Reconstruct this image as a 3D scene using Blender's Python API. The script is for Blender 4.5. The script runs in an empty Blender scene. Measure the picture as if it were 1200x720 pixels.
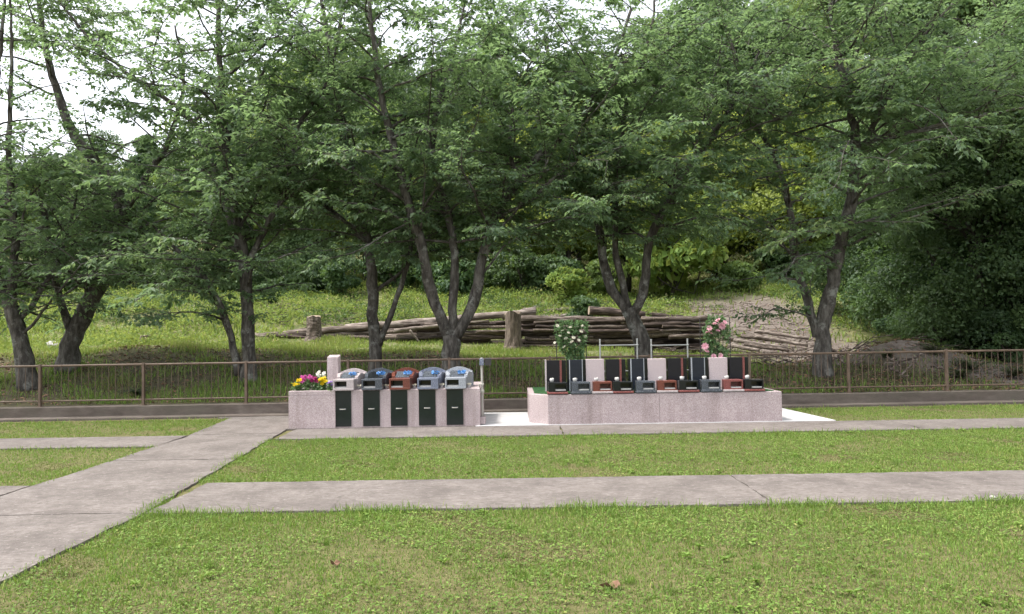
import bpy, bmesh, math, random
import numpy as np
from mathutils import Vector, Matrix

random.seed(7)
C = bpy.context.scene.collection
SC = bpy.context.scene

# ------------------------------------------------------------------ camera
FPX, EYE, ROLL, PITCH = 880.0, 1.5, 0.0155, math.atan(32 / 880.0)
_r = Vector((1, 0, 0))
_u0 = Vector((0, -math.sin(PITCH), math.cos(PITCH)))
_b = Vector((0, -math.cos(PITCH), -math.sin(PITCH)))
CR = (_r * math.cos(ROLL) - _u0 * math.sin(ROLL))
CU = (_r * math.sin(ROLL) + _u0 * math.cos(ROLL))
cam_d = bpy.data.cameras.new('camera')
cam_d.sensor_width = 36.0
cam_d.lens = FPX / 1200 * 36
cam_d.clip_end = 1500
cam = bpy.data.objects.new('camera', cam_d)
C.objects.link(cam)
cam.matrix_world = Matrix(((CR.x, CU.x, _b.x, 0), (CR.y, CU.y, _b.y, 0), (CR.z, CU.z, _b.z, EYE), (0, 0, 0, 1)))
SC.camera = cam

# ------------------------------------------------------------------ light
SUN_EL, SUN_AZ = math.radians(64), math.radians(-100)
w = bpy.data.worlds.new('World')
SC.world = w
w.use_nodes = True
nt = w.node_tree
bg = nt.nodes['Background']
sky = nt.nodes.new('ShaderNodeTexSky')
sky.sky_type = 'NISHITA'
sky.sun_disc = False
sky.sun_elevation = SUN_EL
sky.sun_rotation = SUN_AZ
sky.dust_density = 3.0
hs = nt.nodes.new('ShaderNodeHueSaturation')
hs.inputs['Saturation'].default_value = 0.25
nt.links.new(sky.outputs[0], hs.inputs['Color'])
nt.links.new(hs.outputs[0], bg.inputs['Color'])
bg.inputs['Strength'].default_value = 0.15
sl = bpy.data.lights.new('sun', 'SUN')
sl.energy = 1.4
sl.angle = math.radians(11)
sl.color = (1.0, 0.95, 0.87)
so = bpy.data.objects.new('sun', sl)
C.objects.link(so)
sdir = Vector((math.cos(SUN_EL) * math.sin(SUN_AZ), math.cos(SUN_EL) * math.cos(SUN_AZ), math.sin(SUN_EL)))
so.rotation_euler = sdir.to_track_quat('Z', 'Y').to_euler()
so.location = (0, 0, 40)
SC.view_settings.view_transform = 'Standard'
SC.view_settings.look = 'None'
SC.view_settings.gamma = 1
SC.view_settings.use_curve_mapping = False
SC.view_settings.exposure = 1.6
SC.render.engine = 'CYCLES'
SC.cycles.use_denoising = True
SC.cycles.max_bounces = 6
SC.cycles.diffuse_bounces = 3
SC.cycles.glossy_bounces = 2
SC.cycles.transmission_bounces = 4
SC.cycles.use_adaptive_sampling = True
SC.cycles.adaptive_threshold = 0.02

# ------------------------------------------------------------------ helpers
def at(px, py, Y):
    d = CR * ((px - 600) / FPX) + CU * (-(py - 360) / FPX) - _b
    k = Y / d.y
    return Vector((d.x * k, Y, EYE + d.z * k))

def onground(px, py, z=0.0):
    d = CR * ((px - 600) / FPX) + CU * (-(py - 360) / FPX) - _b
    k = (z - EYE) / d.z
    return Vector((d.x * k, d.y * k, z))

def fence_y(x):
    return 14.62 + (x + 8.3) * 0.024

def sstep(t, a, b):
    u = np.clip((t - a) / (b - a), 0, 1)
    return u * u * (3 - 2 * u)

def wob(x, y):
    return (np.sin(x * .9 + y * .5) + np.sin(x * 1.7 - y * 1.3 + 1) * .6 + np.sin(x * .33 + y * .71 + 2) * 1.2 + np.sin(x * 3.1 + y * 2.3) * .3)

def H(x, y):
    x = np.asarray(x, float); y = np.asarray(y, float)
    t = y - fence_y(x)
    z = np.interp(t, [.05, .12, .7, 3, 5.2, 9.5, 11.5, 15.5, 30, 45, 60, 110, 400],
                  [0, .2, .22, .58, .9, 1.0, 1.25, 2.3, 4.6, 9, 11, 12, 12])
    z = z - .035 * np.clip(x, -9, 9) * sstep(t, 2, 6)
    z = z + np.clip(x + 6, 0, 60) * .30 * sstep(t, 24, 62)
    z = z + np.clip(x - 7, 0, 40) * .10 * sstep(t, 4, 20)
    z = z + .75 * np.exp(-((x - 9.6) / 1.4) ** 2 - ((y - 18.6) / 1.0) ** 2)
    z = z + .05 * wob(x, y) * sstep(t, .8, 4) + .12 * wob(x * .4, y * .4) * sstep(t, 8, 16)
    return z

def hz(x, y):
    return float(H(x, y))

class MB:
    """collects polygons"""
    def __init__(s):
        s.v = []; s.f = []; s.m = []
    def add(s, vs, fs, m=0):
        o = len(s.v)
        s.v += [tuple(p) for p in vs]
        s.f += [tuple(i + o for i in f) for f in fs]
        s.m += [m] * len(fs)
        return s
    def box(s, x0, x1, y0, y1, z0, z1, m=0, b=0.0):
        return s.prism([(x0, y0), (x1, y0), (x1, y1), (x0, y1)], z0, z1, m, b)
    def prism(s, poly, z0, z1, m=0, b=0.0):
        n = len(poly)
        if b <= 0:
            vs = [(p[0], p[1], z0) for p in poly] + [(p[0], p[1], z1) for p in poly]
            fs = [tuple(range(n - 1, -1, -1)), tuple(range(n, 2 * n))] + [(i, (i + 1) % n, n + (i + 1) % n, n + i) for i in range(n)]
            return s.add(vs, fs, m)
        cx = sum(p[0] for p in poly) / n; cy = sum(p[1] for p in poly) / n
        def ins(p):
            dx, dy = cx - p[0], cy - p[1]
            return (p[0] + math.copysign(min(b, abs(dx)), dx), p[1] + math.copysign(min(b, abs(dy)), dy))
        q = [ins(p) for p in poly]
        vs = [(p[0], p[1], z0) for p in poly] + [(p[0], p[1], z1 - b) for p in poly] + [(p[0], p[1], z1) for p in q]
        fs = [tuple(range(n - 1, -1, -1)), tuple(range(2 * n, 3 * n))]
        for k in range(2):
            fs += [(k * n + i, k * n + (i + 1) % n, (k + 1) * n + (i + 1) % n, (k + 1) * n + i) for i in range(n)]
        return s.add(vs, fs, m)
    def tube(s, pts, rad, sides=8, caps=True, m=0, mcap=None, jit=0.0, rng=None):
        pts = [Vector(p) for p in pts]
        if not hasattr(rad, '__len__'): rad = [rad] * len(pts)
        o = len(s.v)
        ref = Vector((0.13, 0.31, 0.94)).normalized()
        t0 = (pts[1] - pts[0]).normalized()
        if abs(t0.dot(ref)) > .9: ref = Vector((1, .1, 0)).normalized()
        a = t0.cross(ref).normalized()
        for i, p in enumerate(pts):
            t = (pts[min(i + 1, len(pts) - 1)] - pts[max(i - 1, 0)]).normalized()
            a = (a - t * a.dot(t)).normalized()
            b = t.cross(a)
            for k in range(sides):
                an = 2 * math.pi * k / sides
                r = rad[i]
                if jit and rng is not None: r *= 1 + (rng.random() - .5) * 2 * jit
                s.v.append(tuple(p + a * (math.cos(an) * r) + b * (math.sin(an) * r)))
        for i in range(len(pts) - 1):
            for k in range(sides):
                k2 = (k + 1) % sides
                s.f.append((o + i * sides + k, o + i * sides + k2, o + (i + 1) * sides + k2, o + (i + 1) * sides + k)); s.m.append(m)
        if caps:
            mc = m if mcap is None else mcap
            s.f.append(tuple(o + k for k in range(sides - 1, -1, -1))); s.m.append(mc)
            e = o + (len(pts) - 1) * sides
            s.f.append(tuple(e + k for k in range(sides))); s.m.append(mc)
        return s
    def build(s, name, mats, parent=None, smooth=False):
        me = bpy.data.meshes.new(name)
        me.from_pydata(s.v, [], s.f)
        if not isinstance(mats, (list, tuple)): mats = [mats]
        for mm in mats: me.materials.append(mm)
        if len(mats) > 1: me.polygons.foreach_set('material_index', s.m)
        if smooth: me.polygons.foreach_set('use_smooth', [True] * len(me.polygons))
        me.update()
        return link(name, me, parent)

def link(name, me, parent=None):
    o = bpy.data.objects.new(name, me)
    C.objects.link(o)
    if parent is not None: o.parent = parent
    return o

def np_mesh(name, verts, faces, mat, tint=None, parent=None, smooth=False, mk_only=False):
    """faces: (M,k) int array"""
    verts = np.asarray(verts, np.float32); faces = np.asarray(faces, np.int32)
    M, k = faces.shape
    me = bpy.data.meshes.new(name)
    me.vertices.add(len(verts)); me.vertices.foreach_set('co', verts.ravel())
    me.loops.add(M * k); me.loops.foreach_set('vertex_index', faces.ravel())
    me.polygons.add(M)
    me.polygons.foreach_set('loop_start', np.arange(0, M * k, k, dtype=np.int32))
    if smooth: me.polygons.foreach_set('use_smooth', np.ones(M, bool))
    if tint is not None:
        a = me.attributes.new('tint', 'FLOAT', 'POINT'); a.data.foreach_set('value', np.asarray(tint, np.float32))
    me.update(calc_edges=True)
    if mat is not None: me.materials.append(mat)
    if mk_only: return me
    return link(name, me, parent)

def tag(o, label=None, cat=None, group=None, kind=None):
    if label: o['label'] = label
    if cat: o['category'] = cat
    if group: o['group'] = group
    if kind: o['kind'] = kind
    return o

def thing(name, label, cat, loc=(0, 0, 0), rz=0.0, group=None):
    o = bpy.data.objects.new(name, None)
    C.objects.link(o)
    o.empty_display_size = .2
    o.location = loc; o.rotation_euler = (0, 0, rz)
    return tag(o, label, cat, group)

def copy_tree(o, parent=None):
    c = o.copy(); C.objects.link(c)
    if parent is not None: c.parent = parent
    for ch in list(o.children): copy_tree(ch, c)
    return c

# ------------------------------------------------------------------ materials
def nodes(name):
    m = bpy.data.materials.new(name); m.use_nodes = True
    t = m.node_tree
    return m, t, t.nodes['Principled BSDF'], t.nodes.new, t.links.new

def ramp(t, stops):
    r = t.nodes.new('ShaderNodeValToRGB')
    e = r.color_ramp.elements
    while len(e) < len(stops): e.new(0.5)
    for i, (p, c) in enumerate(stops):
        e[i].position = p; e[i].color = (*c, 1)
    return r

def noise_mat(name, stops, scale=5, rough=.8, detail=6, bump=0.0, bscale=None, stretch=None, spec=.3, mix2=None, metal=0.0, rnd=0.0):
    m, t, b, N, L = nodes(name)
    tc = N('ShaderNodeTexCoord')
    src = tc.outputs['Object']
    if stretch:
        mp = N('ShaderNodeMapping'); mp.inputs['Scale'].default_value = stretch
        L(src, mp.inputs['Vector']); src = mp.outputs[0]
    n = N('ShaderNodeTexNoise'); n.inputs['Scale'].default_value = scale; n.inputs['Detail'].default_value = detail
    n.inputs['Roughness'].default_value = .65
    L(src, n.inputs['Vector'])
    r = ramp(t, stops); L(n.outputs['Fac'], r.inputs['Fac'])
    col = r.outputs[0]
    if mix2:   # (scale, stops_fac, colour): stains
        n2 = N('ShaderNodeTexNoise'); n2.inputs['Scale'].default_value = mix2[0]; n2.inputs['Detail'].default_value = 8
        n2.inputs['Roughness'].default_value = .7
        L(tc.outputs['Object'], n2.inputs['Vector'])
        r2 = ramp(t, [(mix2[1][0], (0, 0, 0)), (mix2[1][1], (1, 1, 1))]); L(n2.outputs['Fac'], r2.inputs['Fac'])
        mx = N('ShaderNodeMix'); mx.data_type = 'RGBA'
        L(r2.outputs[0], mx.inputs[0]); L(col, mx.inputs[6]); mx.inputs[7].default_value = (*mix2[2], 1)
        col = mx.outputs[2]
    if rnd:
        oi = N('ShaderNodeObjectInfo'); h = N('ShaderNodeHueSaturation')
        mr = N('ShaderNodeMapRange'); mr.inputs[3].default_value = 1 - rnd; mr.inputs[4].default_value = 1 + rnd
        L(oi.outputs['Random'], mr.inputs[0]); L(mr.outputs[0], h.inputs['Value']); L(col, h.inputs['Color']); col = h.outputs[0]
    L(col, b.inputs['Base Color'])
    b.inputs['Roughness'].default_value = rough
    b.inputs['Specular IOR Level'].default_value = spec
    b.inputs['Metallic'].default_value = metal
    if bump:
        nb = N('ShaderNodeTexNoise'); nb.inputs['Scale'].default_value = bscale or scale * 3; nb.inputs['Detail'].default_value = 5
        L(src, nb.inputs['Vector'])
        bp = N('ShaderNodeBump'); bp.inputs['Strength'].default_value = bump; bp.inputs['Distance'].default_value = .02
        L(nb.outputs['Fac'], bp.inputs['Height']); L(bp.outputs[0], b.inputs['Normal'])
    return m

def speck_mat(m, col, scale, lo, hi, dark):
    """worn light flecks and dark lichen spots over a concrete material"""
    t = m.node_tree; N, L = t.nodes.new, t.links.new; b = t.nodes['Principled BSDF']
    src = b.inputs['Base Color'].links[0].from_socket
    tc = N('ShaderNodeTexCoord'); mp = N('ShaderNodeMapping'); mp.inputs['Scale'].default_value = (.7, 1.15, 1); mp.inputs['Rotation'].default_value = (0, 0, .12)
    L(tc.outputs['Object'], mp.inputs['Vector'])
    for sc, c, a, bb, off in ((scale, col, lo, hi, 0), (scale * .6, dark, lo - .01, hi, 5.3), (scale * 2.6, dark, lo, hi, 9.1)):
        n = N('ShaderNodeTexNoise'); n.inputs['Scale'].default_value = sc; n.inputs['Detail'].default_value = 7; n.inputs['Roughness'].default_value = .7
        mp2 = N('ShaderNodeVectorMath'); mp2.inputs[1].default_value = (off, off * .7, 0); L(mp.outputs[0], mp2.inputs[0]); L(mp2.outputs[0], n.inputs['Vector'])
        r = ramp(t, [(a, (0, 0, 0)), (bb, (1, 1, 1))]); L(n.outputs['Fac'], r.inputs['Fac'])
        mx = N('ShaderNodeMix'); mx.data_type = 'RGBA'; L(r.outputs[0], mx.inputs[0]); L(src, mx.inputs[6]); mx.inputs[7].default_value = (*c, 1); src = mx.outputs[2]
    # hairline cracks
    nz = N('ShaderNodeTexNoise'); nz.inputs['Scale'].default_value = 2.5; nz.inputs['Detail'].default_value = 6; L(tc.outputs['Object'], nz.inputs['Vector'])
    ad = N('ShaderNodeMix'); ad.data_type = 'VECTOR'; ad.inputs[0].default_value = .22; L(tc.outputs['Object'], ad.inputs[4]); L(nz.outputs['Color'], ad.inputs[5])
    vo = N('ShaderNodeTexVoronoi'); vo.feature = 'DISTANCE_TO_EDGE'; vo.inputs['Scale'].default_value = .27; L(ad.outputs[1], vo.inputs['Vector'])
    rc = ramp(t, [(.0015, (.34, .34, .34)), (.0035, (0, 0, 0))]); L(vo.outputs['Distance'], rc.inputs['Fac'])
    mx = N('ShaderNodeMix'); mx.data_type = 'RGBA'; L(rc.outputs[0], mx.inputs[0]); L(src, mx.inputs[6]); mx.inputs[7].default_value = (.045, .038, .03, 1); src = mx.outputs[2]
    L(src, b.inputs['Base Color'])
    return m

def leaf_mat(name, stops, trans=.35, tcol=(.16, .24, .03), rough=.45, spec=.35, rnd=0.0):
    m, t, b, N, L = nodes(name)
    a = N('ShaderNodeAttribute'); a.attribute_name = 'tint'
    r = ramp(t, stops); L(a.outputs['Fac'], r.inputs['Fac'])
    col = r.outputs[0]
    if rnd:
        oi = N('ShaderNodeObjectInfo'); h = N('ShaderNodeHueSaturation')
        mr = N('ShaderNodeMapRange'); mr.inputs[3].default_value = 1 - rnd; mr.inputs[4].default_value = 1 + rnd
        L(oi.outputs['Random'], mr.inputs[0]); L(mr.outputs[0], h.inputs['Value'])
        mr2 = N('ShaderNodeMapRange'); mr2.inputs[3].default_value = .485; mr2.inputs[4].default_value = .515
        ml = N('ShaderNodeMath'); ml.operation = 'FRACT'; mm = N('ShaderNodeMath'); mm.operation = 'MULTIPLY'; mm.inputs[1].default_value = 7.31
        L(oi.outputs['Random'], mm.inputs[0]); L(mm.outputs[0], ml.inputs[0]); L(ml.outputs[0], mr2.inputs[0]); L(mr2.outputs[0], h.inputs['Hue'])
        L(col, h.inputs['Color']); col = h.outputs[0]
    L(col, b.inputs['Base Color'])
    b.inputs['Roughness'].default_value = rough
    b.inputs['Specular IOR Level'].default_value = spec
    tr = N('ShaderNodeBsdfTranslucent'); tr.inputs['Color'].default_value = (*tcol, 1)
    mx = N('ShaderNodeMixShader'); mx.inputs[0].default_value = trans
    L(b.outputs[0], mx.inputs[1]); L(tr.outputs[0], mx.inputs[2])
    L(mx.outputs[0], t.nodes['Material Output'].inputs['Surface'])
    return m

def granite(name, base, dark, light, rough=.55, scale=92, spec=.4):
    m, t, b, N, L = nodes(name)
    tc = N('ShaderNodeTexCoord')
    n = N('ShaderNodeTexNoise'); n.inputs['Scale'].default_value = scale; n.inputs['Detail'].default_value = 2
    n2 = N('ShaderNodeTexNoise'); n2.inputs['Scale'].default_value = 2.3; n2.inputs['Detail'].default_value = 6
    L(tc.outputs['Object'], n.inputs['Vector']); L(tc.outputs['Object'], n2.inputs['Vector'])
    r = ramp(t, [(.36, dark), (.45, base), (.55, base), (.64, light)]); L(n.outputs['Fac'], r.inputs['Fac'])
    mr = N('ShaderNodeMapRange'); mr.inputs[1].default_value = .3; mr.inputs[2].default_value = .7; mr.inputs[3].default_value = .86; mr.inputs[4].default_value = 1.08
    L(n2.outputs['Fac'], mr.inputs[0])
    h = N('ShaderNodeHueSaturation'); L(mr.outputs[0], h.inputs['Value']); L(r.outputs[0], h.inputs['Color'])
    mp = N('ShaderNodeMapping'); mp.inputs['Scale'].default_value = (7, 7, .5); L(tc.outputs['Object'], mp.inputs['Vector'])
    n3 = N('ShaderNodeTexNoise'); n3.inputs['Scale'].default_value = 1.0; n3.inputs['Detail'].default_value = 6; L(mp.outputs[0], n3.inputs['Vector'])
    r3 = ramp(t, [(.5, (1, 1, 1)), (.75, (.72, .69, .67))]); L(n3.outputs['Fac'], r3.inputs['Fac'])
    ml = N('ShaderNodeMix'); ml.data_type = 'RGBA'; ml.blend_type = 'MULTIPLY'; ml.inputs[0].default_value = 1; L(h.outputs[0], ml.inputs[6]); L(r3.outputs[0], ml.inputs[7])
    L(ml.outputs[2], b.inputs['Base Color'])
    b.inputs['Roughness'].default_value = rough; b.inputs['Specular IOR Level'].default_value = spec
    return m

def plain(name, col, rough=.5, metal=0.0, spec=.5, var=.12, scale=12):
    c = np.array(col)
    return noise_mat(name, [(.3, tuple(c * (1 - var))), (.7, tuple(np.minimum(c * (1 + var), .95)))], scale, rough, 4, metal=metal, spec=spec)

M = {}
M['pink'] = granite('pink_granite', (.40, .325, .325), (.29, .225, .228), (.52, .45, .445), .6)
M['pinkpol'] = granite('pink_granite_polished', (.50, .41, .42), (.36, .28, .29), (.62, .54, .54), .3)
M['palegran'] = granite('pale_granite', (.44, .385, .385), (.32, .275, .275), (.56, .51, .50), .35)
M['lightgrey'] = granite('light_grey_granite', (.32, .34, .375), (.20, .21, .24), (.46, .48, .51), .35)
M['bluegrey'] = granite('blue_grey_granite', (.16, .18, .24), (.08, .09, .13), (.28, .3, .37), .3)
M['darkgrey'] = granite('dark_grey_granite', (.07, .08, .095), (.03, .035, .045), (.16, .17, .19), .25)
M['redbrown'] = granite('red_brown_granite', (.15, .045, .030), (.08, .025, .018), (.23, .085, .06), .3)
M['red'] = granite('red_granite', (.20, .06, .055), (.10, .03, .03), (.3, .12, .11), .3)
M['black'] = plain('black_polished_granite', (.012, .014, .016), .12, spec=.4)
M['door'] = plain('black_door_granite', (.014, .019, .018), .16, spec=.4)
M['navy'] = plain('navy_polished_granite', (.016, .019, .028), .22, spec=.35)
M['brownblack'] = plain('brown_black_granite', (.013, .012, .015), .25, spec=.3)
M['steel'] = plain('stainless_steel', (.45, .45, .45), .38, metal=.9, var=.05)
M['pipe'] = plain('weathered_pipe', (.42, .40, .36), .5, metal=.3)
M['darkplastic'] = plain('dark_plastic', (.035, .03, .03), .5)
M['ceramic'] = plain('white_ceramic', (.46, .45, .44), .25, var=.04)
M['blueglass'] = plain('blue_petals', (.06, .20, .46), .4, var=.25, scale=40)
M['fence'] = noise_mat('brown_painted_metal', [(.3, (.085, .058, .042)), (.7, (.16, .115, .085))], 6, .6, spec=.3)
M['concrete'] = noise_mat('weathered_wall_concrete', [(.25, (.062, .049, .040)), (.5, (.115, .094, .080)), (.75, (.175, .147, .127))], 2.2, .9, 10,
                          bump=.4, bscale=30, stretch=(1, 1, 2.5), mix2=(.9, (.45, .72), (.10, .09, .07)))
M['path'] = speck_mat(noise_mat('path_concrete', [(.30, (.115, .098, .088)), (.46, (.17, .147, .133)), (.58, (.20, .175, .160)), (.72, (.27, .24, .222))], 18, .9, 15,
                    bump=.6, bscale=60, stretch=(.8, 1.25, 1), mix2=(1.7, (.42, .68), (.108, .092, .083))), (.30, .27, .248), 30, .59, .68, (.10, .086, .078))
M['pad'] = noise_mat('white_concrete', [(.3, (.42, .41, .41)), (.6, (.54, .53, .53)), (.7, (.58, .57, .57))], 5, .8, 10, bump=.2, mix2=(2.5, (.55, .7), (.36, .345, .33)))
M['turf'] = noise_mat('artificial_turf', [(.3, (.012, .05, .014)), (.7, (.03, .10, .028))], 60, .9, 3, bump=.6, bscale=120)
M['bark'] = noise_mat('cherry_bark', [(.32, (.026, .022, .019)), (.48, (.07, .062, .054)), (.66, (.155, .143, .127))], 7, .9, 12, bump=1.0, bscale=16, stretch=(1.6, 1.6, .5), mix2=(3.0, (.54, .64), (.22, .22, .20)))
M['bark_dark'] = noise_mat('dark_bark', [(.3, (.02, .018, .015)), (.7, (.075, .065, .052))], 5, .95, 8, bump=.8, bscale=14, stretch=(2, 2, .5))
M['log_grey'] = noise_mat('weathered_log', [(.34, (.035, .026, .021)), (.5, (.11, .085, .07)), (.66, (.28, .235, .205))], 5, .9, 12, bump=1.0, bscale=18, stretch=(.45, 4, 4), rnd=.3)
M['log_dark'] = noise_mat('dark_log', [(.32, (.016, .012, .010)), (.5, (.055, .040, .033)), (.70, (.17, .13, .11))], 5, .9, 12, bump=1.0, bscale=18, stretch=(.45, 4, 4), rnd=.35)
M['log_pale'] = noise_mat('bleached_log', [(.34, (.085, .066, .055)), (.5, (.19, .155, .132)), (.66, (.36, .31, .275))], 6, .9, 8, bump=.5, bscale=20, stretch=(.5, 3, 3), rnd=.12)
M['stump_brown'] = noise_mat('stump_bark', [(.3, (.05, .038, .03)), (.5, (.14, .11, .09)), (.7, (.26, .21, .17))], 8, .9, 9, bump=.9, bscale=16, stretch=(3, 3, .5))
M['log_end'] = noise_mat('cut_log_end', [(.3, (.20, .15, .11)), (.7, (.36, .29, .22))], 9, .9, 6, rnd=.2)
M['rock'] = noise_mat('pale_rock', [(.3, (.24, .23, .21)), (.7, (.45, .43, .40))], 6, .9, 8, bump=.5)
M['dryleaf'] = noise_mat('dry_leaf', [(.3, (.12, .06, .035)), (.7, (.26, .16, .10))], 20, .8, 4)
G = lambda *a: a
M['cherry_leaf'] = leaf_mat('cherry_leaf', [(0, (.055, .098, .058)), (.5, (.10, .16, .085)), (.85, (.145, .215, .11)), (1, (.19, .24, .085))], .48, (.26, .39, .15), .5, .4)
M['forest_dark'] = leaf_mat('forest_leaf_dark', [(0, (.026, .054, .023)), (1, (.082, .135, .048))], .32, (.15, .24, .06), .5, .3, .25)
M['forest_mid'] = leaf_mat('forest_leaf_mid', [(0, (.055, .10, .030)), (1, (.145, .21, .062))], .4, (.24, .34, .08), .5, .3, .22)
M['forest_lime'] = leaf_mat('forest_leaf_yellow_green', [(0, (.085, .13, .026)), (1, (.21, .26, .052))], .45, (.34, .42, .08), .5, .3, .12)  # yellow-green leaf with its sunlit brightness put into the colour
M['evergreen'] = leaf_mat('evergreen_leaf', [(0, (.028, .056, .024)), (1, (.095, .155, .058))], .33, (.15, .25, .065), .5, .3, .2)
M['shrub'] = leaf_mat('shrub_leaf', [(0, (.03, .06, .02)), (1, (.09, .15, .04))], .3, (.16, .26, .05), .5, .3, .2)
M['grass'] = leaf_mat('lawn_grass', [(0, (.14, .10, .06)), (.16, (.115, .125, .045)), (.32, (.105, .185, .040)), (.62, (.170, .270, .056)), (.86, (.23, .32, .078)), (1, (.32, .30, .10))], .3, (.22, .33, .05), .6, .2)
M['weed'] = leaf_mat('hillside_weed', [(0, (.075, .135, .03)), (.5, (.155, .245, .05)), (.85, (.235, .30, .08)), (1, (.33, .29, .15))], .4, (.32, .38, .08), .55, .2)
M['fern'] = leaf_mat('fern_frond', [(0, (.025, .05, .018)), (1, (.08, .11, .04))], .25, (.12, .18, .04), .5, .3)
M['flower_leaf'] = leaf_mat('flower_foliage', [(0, (.05, .11, .04)), (1, (.14, .24, .10))], .35, (.2, .32, .1))
for nme, c in dict(petal_yellow=(.80, .60, .02), petal_pink=(.70, .16, .45), petal_magenta=(.45, .04, .20), petal_purple=(.28, .16, .50), petal_white=(.82, .80, .72), petal_rose=(.88, .50, .58), petal_cream=(.84, .80, .66)).items():
    M[nme] = leaf_mat(nme, [(0, tuple(.75 * x for x in c)), (1, c)], .25, c, .5, .2)

# ground: soil under lawn in front, leaf litter on the bank, dirt and dry soil behind
def ground_mat():
    m, t, b, N, L = nodes('ground_soil')
    geo = N('ShaderNodeNewGeometry'); sp = N('ShaderNodeSeparateXYZ'); L(geo.outputs['Position'], sp.inputs[0])
    def noise(sc, det=8):
        n = N('ShaderNodeTexNoise'); n.inputs['Scale'].default_value = sc; n.inputs['Detail'].default_value = det; n.inputs['Roughness'].default_value = .7
        L(geo.outputs['Position'], n.inputs['Vector']); return n.outputs['Fac']
    def math_(op, a, bb):
        n = N('ShaderNodeMath'); n.operation = op
        for i, v in enumerate((a, bb)):
            if isinstance(v, (int, float)): n.inputs[i].default_value = v
            else: L(v, n.inputs[i])
        return n.outputs[0]
    def mix(f, a, bb):
        n = N('ShaderNodeMix'); n.data_type = 'RGBA'; L(f, n.inputs[0]); L(a, n.inputs[6]); L(bb, n.inputs[7]); return n.outputs[2]
    def rng(v, a, bb):
        n = N('ShaderNodeMapRange'); n.interpolation_type = 'SMOOTHSTEP'; n.inputs[1].default_value = a; n.inputs[2].default_value = bb
        L(v, n.inputs[0]); return n.outputs[0]
    fine = noise(14); big = noise(1.2); mid = noise(4)
    lawn = ramp(t, [(.3, (.075, .065, .036)), (.5, (.13, .125, .05)), (.7, (.20, .165, .09))]); L(fine, lawn.inputs[0])
    litter = ramp(t, [(.3, (.035, .032, .018)), (.55, (.075, .066, .036)), (.75, (.13, .105, .065))]); L(mid, litter.inputs[0])
    weedy = ramp(t, [(.3, (.06, .08, .028)), (.5, (.12, .135, .05)), (.7, (.25, .215, .13))]); L(mid, weedy.inputs[0])
    dirt = ramp(t, [(.3, (.085, .07, .055)), (.5, (.15, .125, .108)), (.72, (.24, .205, .18))]); L(noise(2.5), dirt.inputs[0])
    y = math_('ADD', sp.outputs['Y'], math_('MULTIPLY', math_('SUBTRACT', big, .5), 2.2))
    c = mix(rng(sp.outputs['Y'], 14.3, 14.7), lawn.outputs[0], litter.outputs[0])
    c = mix(rng(y, 19.2, 20.6), c, weedy.outputs[0])
    # bare track: runs up the slope on the right, x about 6 at y 22 to 10 at y 42
    xx = math_('SUBTRACT', sp.outputs['X'], math_('ADD', math_('MULTIPLY', math_('SUBTRACT', sp.outputs['Y'], 24.0), .06), 8.6))
    xx = math_('ADD', xx, math_('MULTIPLY', math_('SUBTRACT', mid, .5), 3.0))
    tr = math_('MULTIPLY', rng(xx, -2.2, -.6), math_('SUBTRACT', 1.0, rng(math_('SUBTRACT', xx, math_('MULTIPLY', math_('MAXIMUM', math_('SUBTRACT', 27.0, sp.outputs['Y']), 0.0), .6)), 2.2, 3.8)))
    y2 = math_('ADD', y, math_('MULTIPLY', math_('MAXIMUM', math_('SUBTRACT', sp.outputs['X'], 7.0), 0.0), 1.0))
    tr = math_('MULTIPLY', tr, rng(y2, 19.0, 20.5))
    tr = math_('MULTIPLY', tr, math_('SUBTRACT', 1.0, rng(y, 33, 37)))
    c = mix(tr, c, dirt.outputs[0])
    L(c, b.inputs['Base Color']); b.inputs['Roughness'].default_value = .95; b.inputs['Specular IOR Level'].default_value = .15
    bp = N('ShaderNodeBump'); bp.inputs['Strength'].default_value = .7; bp.inputs['Distance'].default_value = .04
    L(fine, bp.inputs['Height']); L(bp.outputs[0], b.inputs['Normal'])
    return m
M['ground'] = ground_mat()

# ------------------------------------------------------------------ ground sheet
xs = np.concatenate([np.linspace(-400, -42, 14), np.linspace(-40, 40, 161), np.linspace(42, 400, 14)])
tt = np.concatenate([np.linspace(-60, -.2, 30), np.array([.04, .13]), np.linspace(.4, 34, 110), np.linspace(35, 120, 50), np.linspace(130, 420, 12)])
gx, gt = np.meshgrid(xs, tt)
gy = gt + fence_y(np.clip(gx, -40, 40))
gz = H(np.clip(gx, -60, 60), gy)
n1, n2 = gx.shape
idx = np.arange(n1 * n2).reshape(n1, n2)
fq = np.stack([idx[:-1, :-1], idx[:-1, 1:], idx[1:, 1:], idx[1:, :-1]], -1).reshape(-1, 4)
g = np_mesh('ground', np.stack([gx, gy, gz], -1).reshape(-1, 3), fq, M['ground'], smooth=True)
tag(g, kind='structure')

# ------------------------------------------------------------------ paths
def edge_strip(p0, p1, step=.12, amp=.012, rng=random):
    p0, p1 = Vector(p0), Vector(p1)
    n = max(2, int((p1 - p0).length / step))
    d = (p1 - p0).normalized(); nn = Vector((-d.y, d.x))
    out = []
    for i in range(n + 1):
        p = p0.lerp(p1, i / n)
        a = 0 if i in (0, n) else rng.uniform(-amp, amp)
        out.append((p.x + nn.x * a, p.y + nn.y * a))
    return out

def slab(name, quad, z=.022, amp=.014):
    pl = []
    for i in range(4):
        pl += edge_strip(quad[i], quad[(i + 1) % 4], amp=amp)[:-1]
    o = MB().prism(pl, -.05, z).build(name, M['path'])
    return tag(o, kind='structure')
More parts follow.
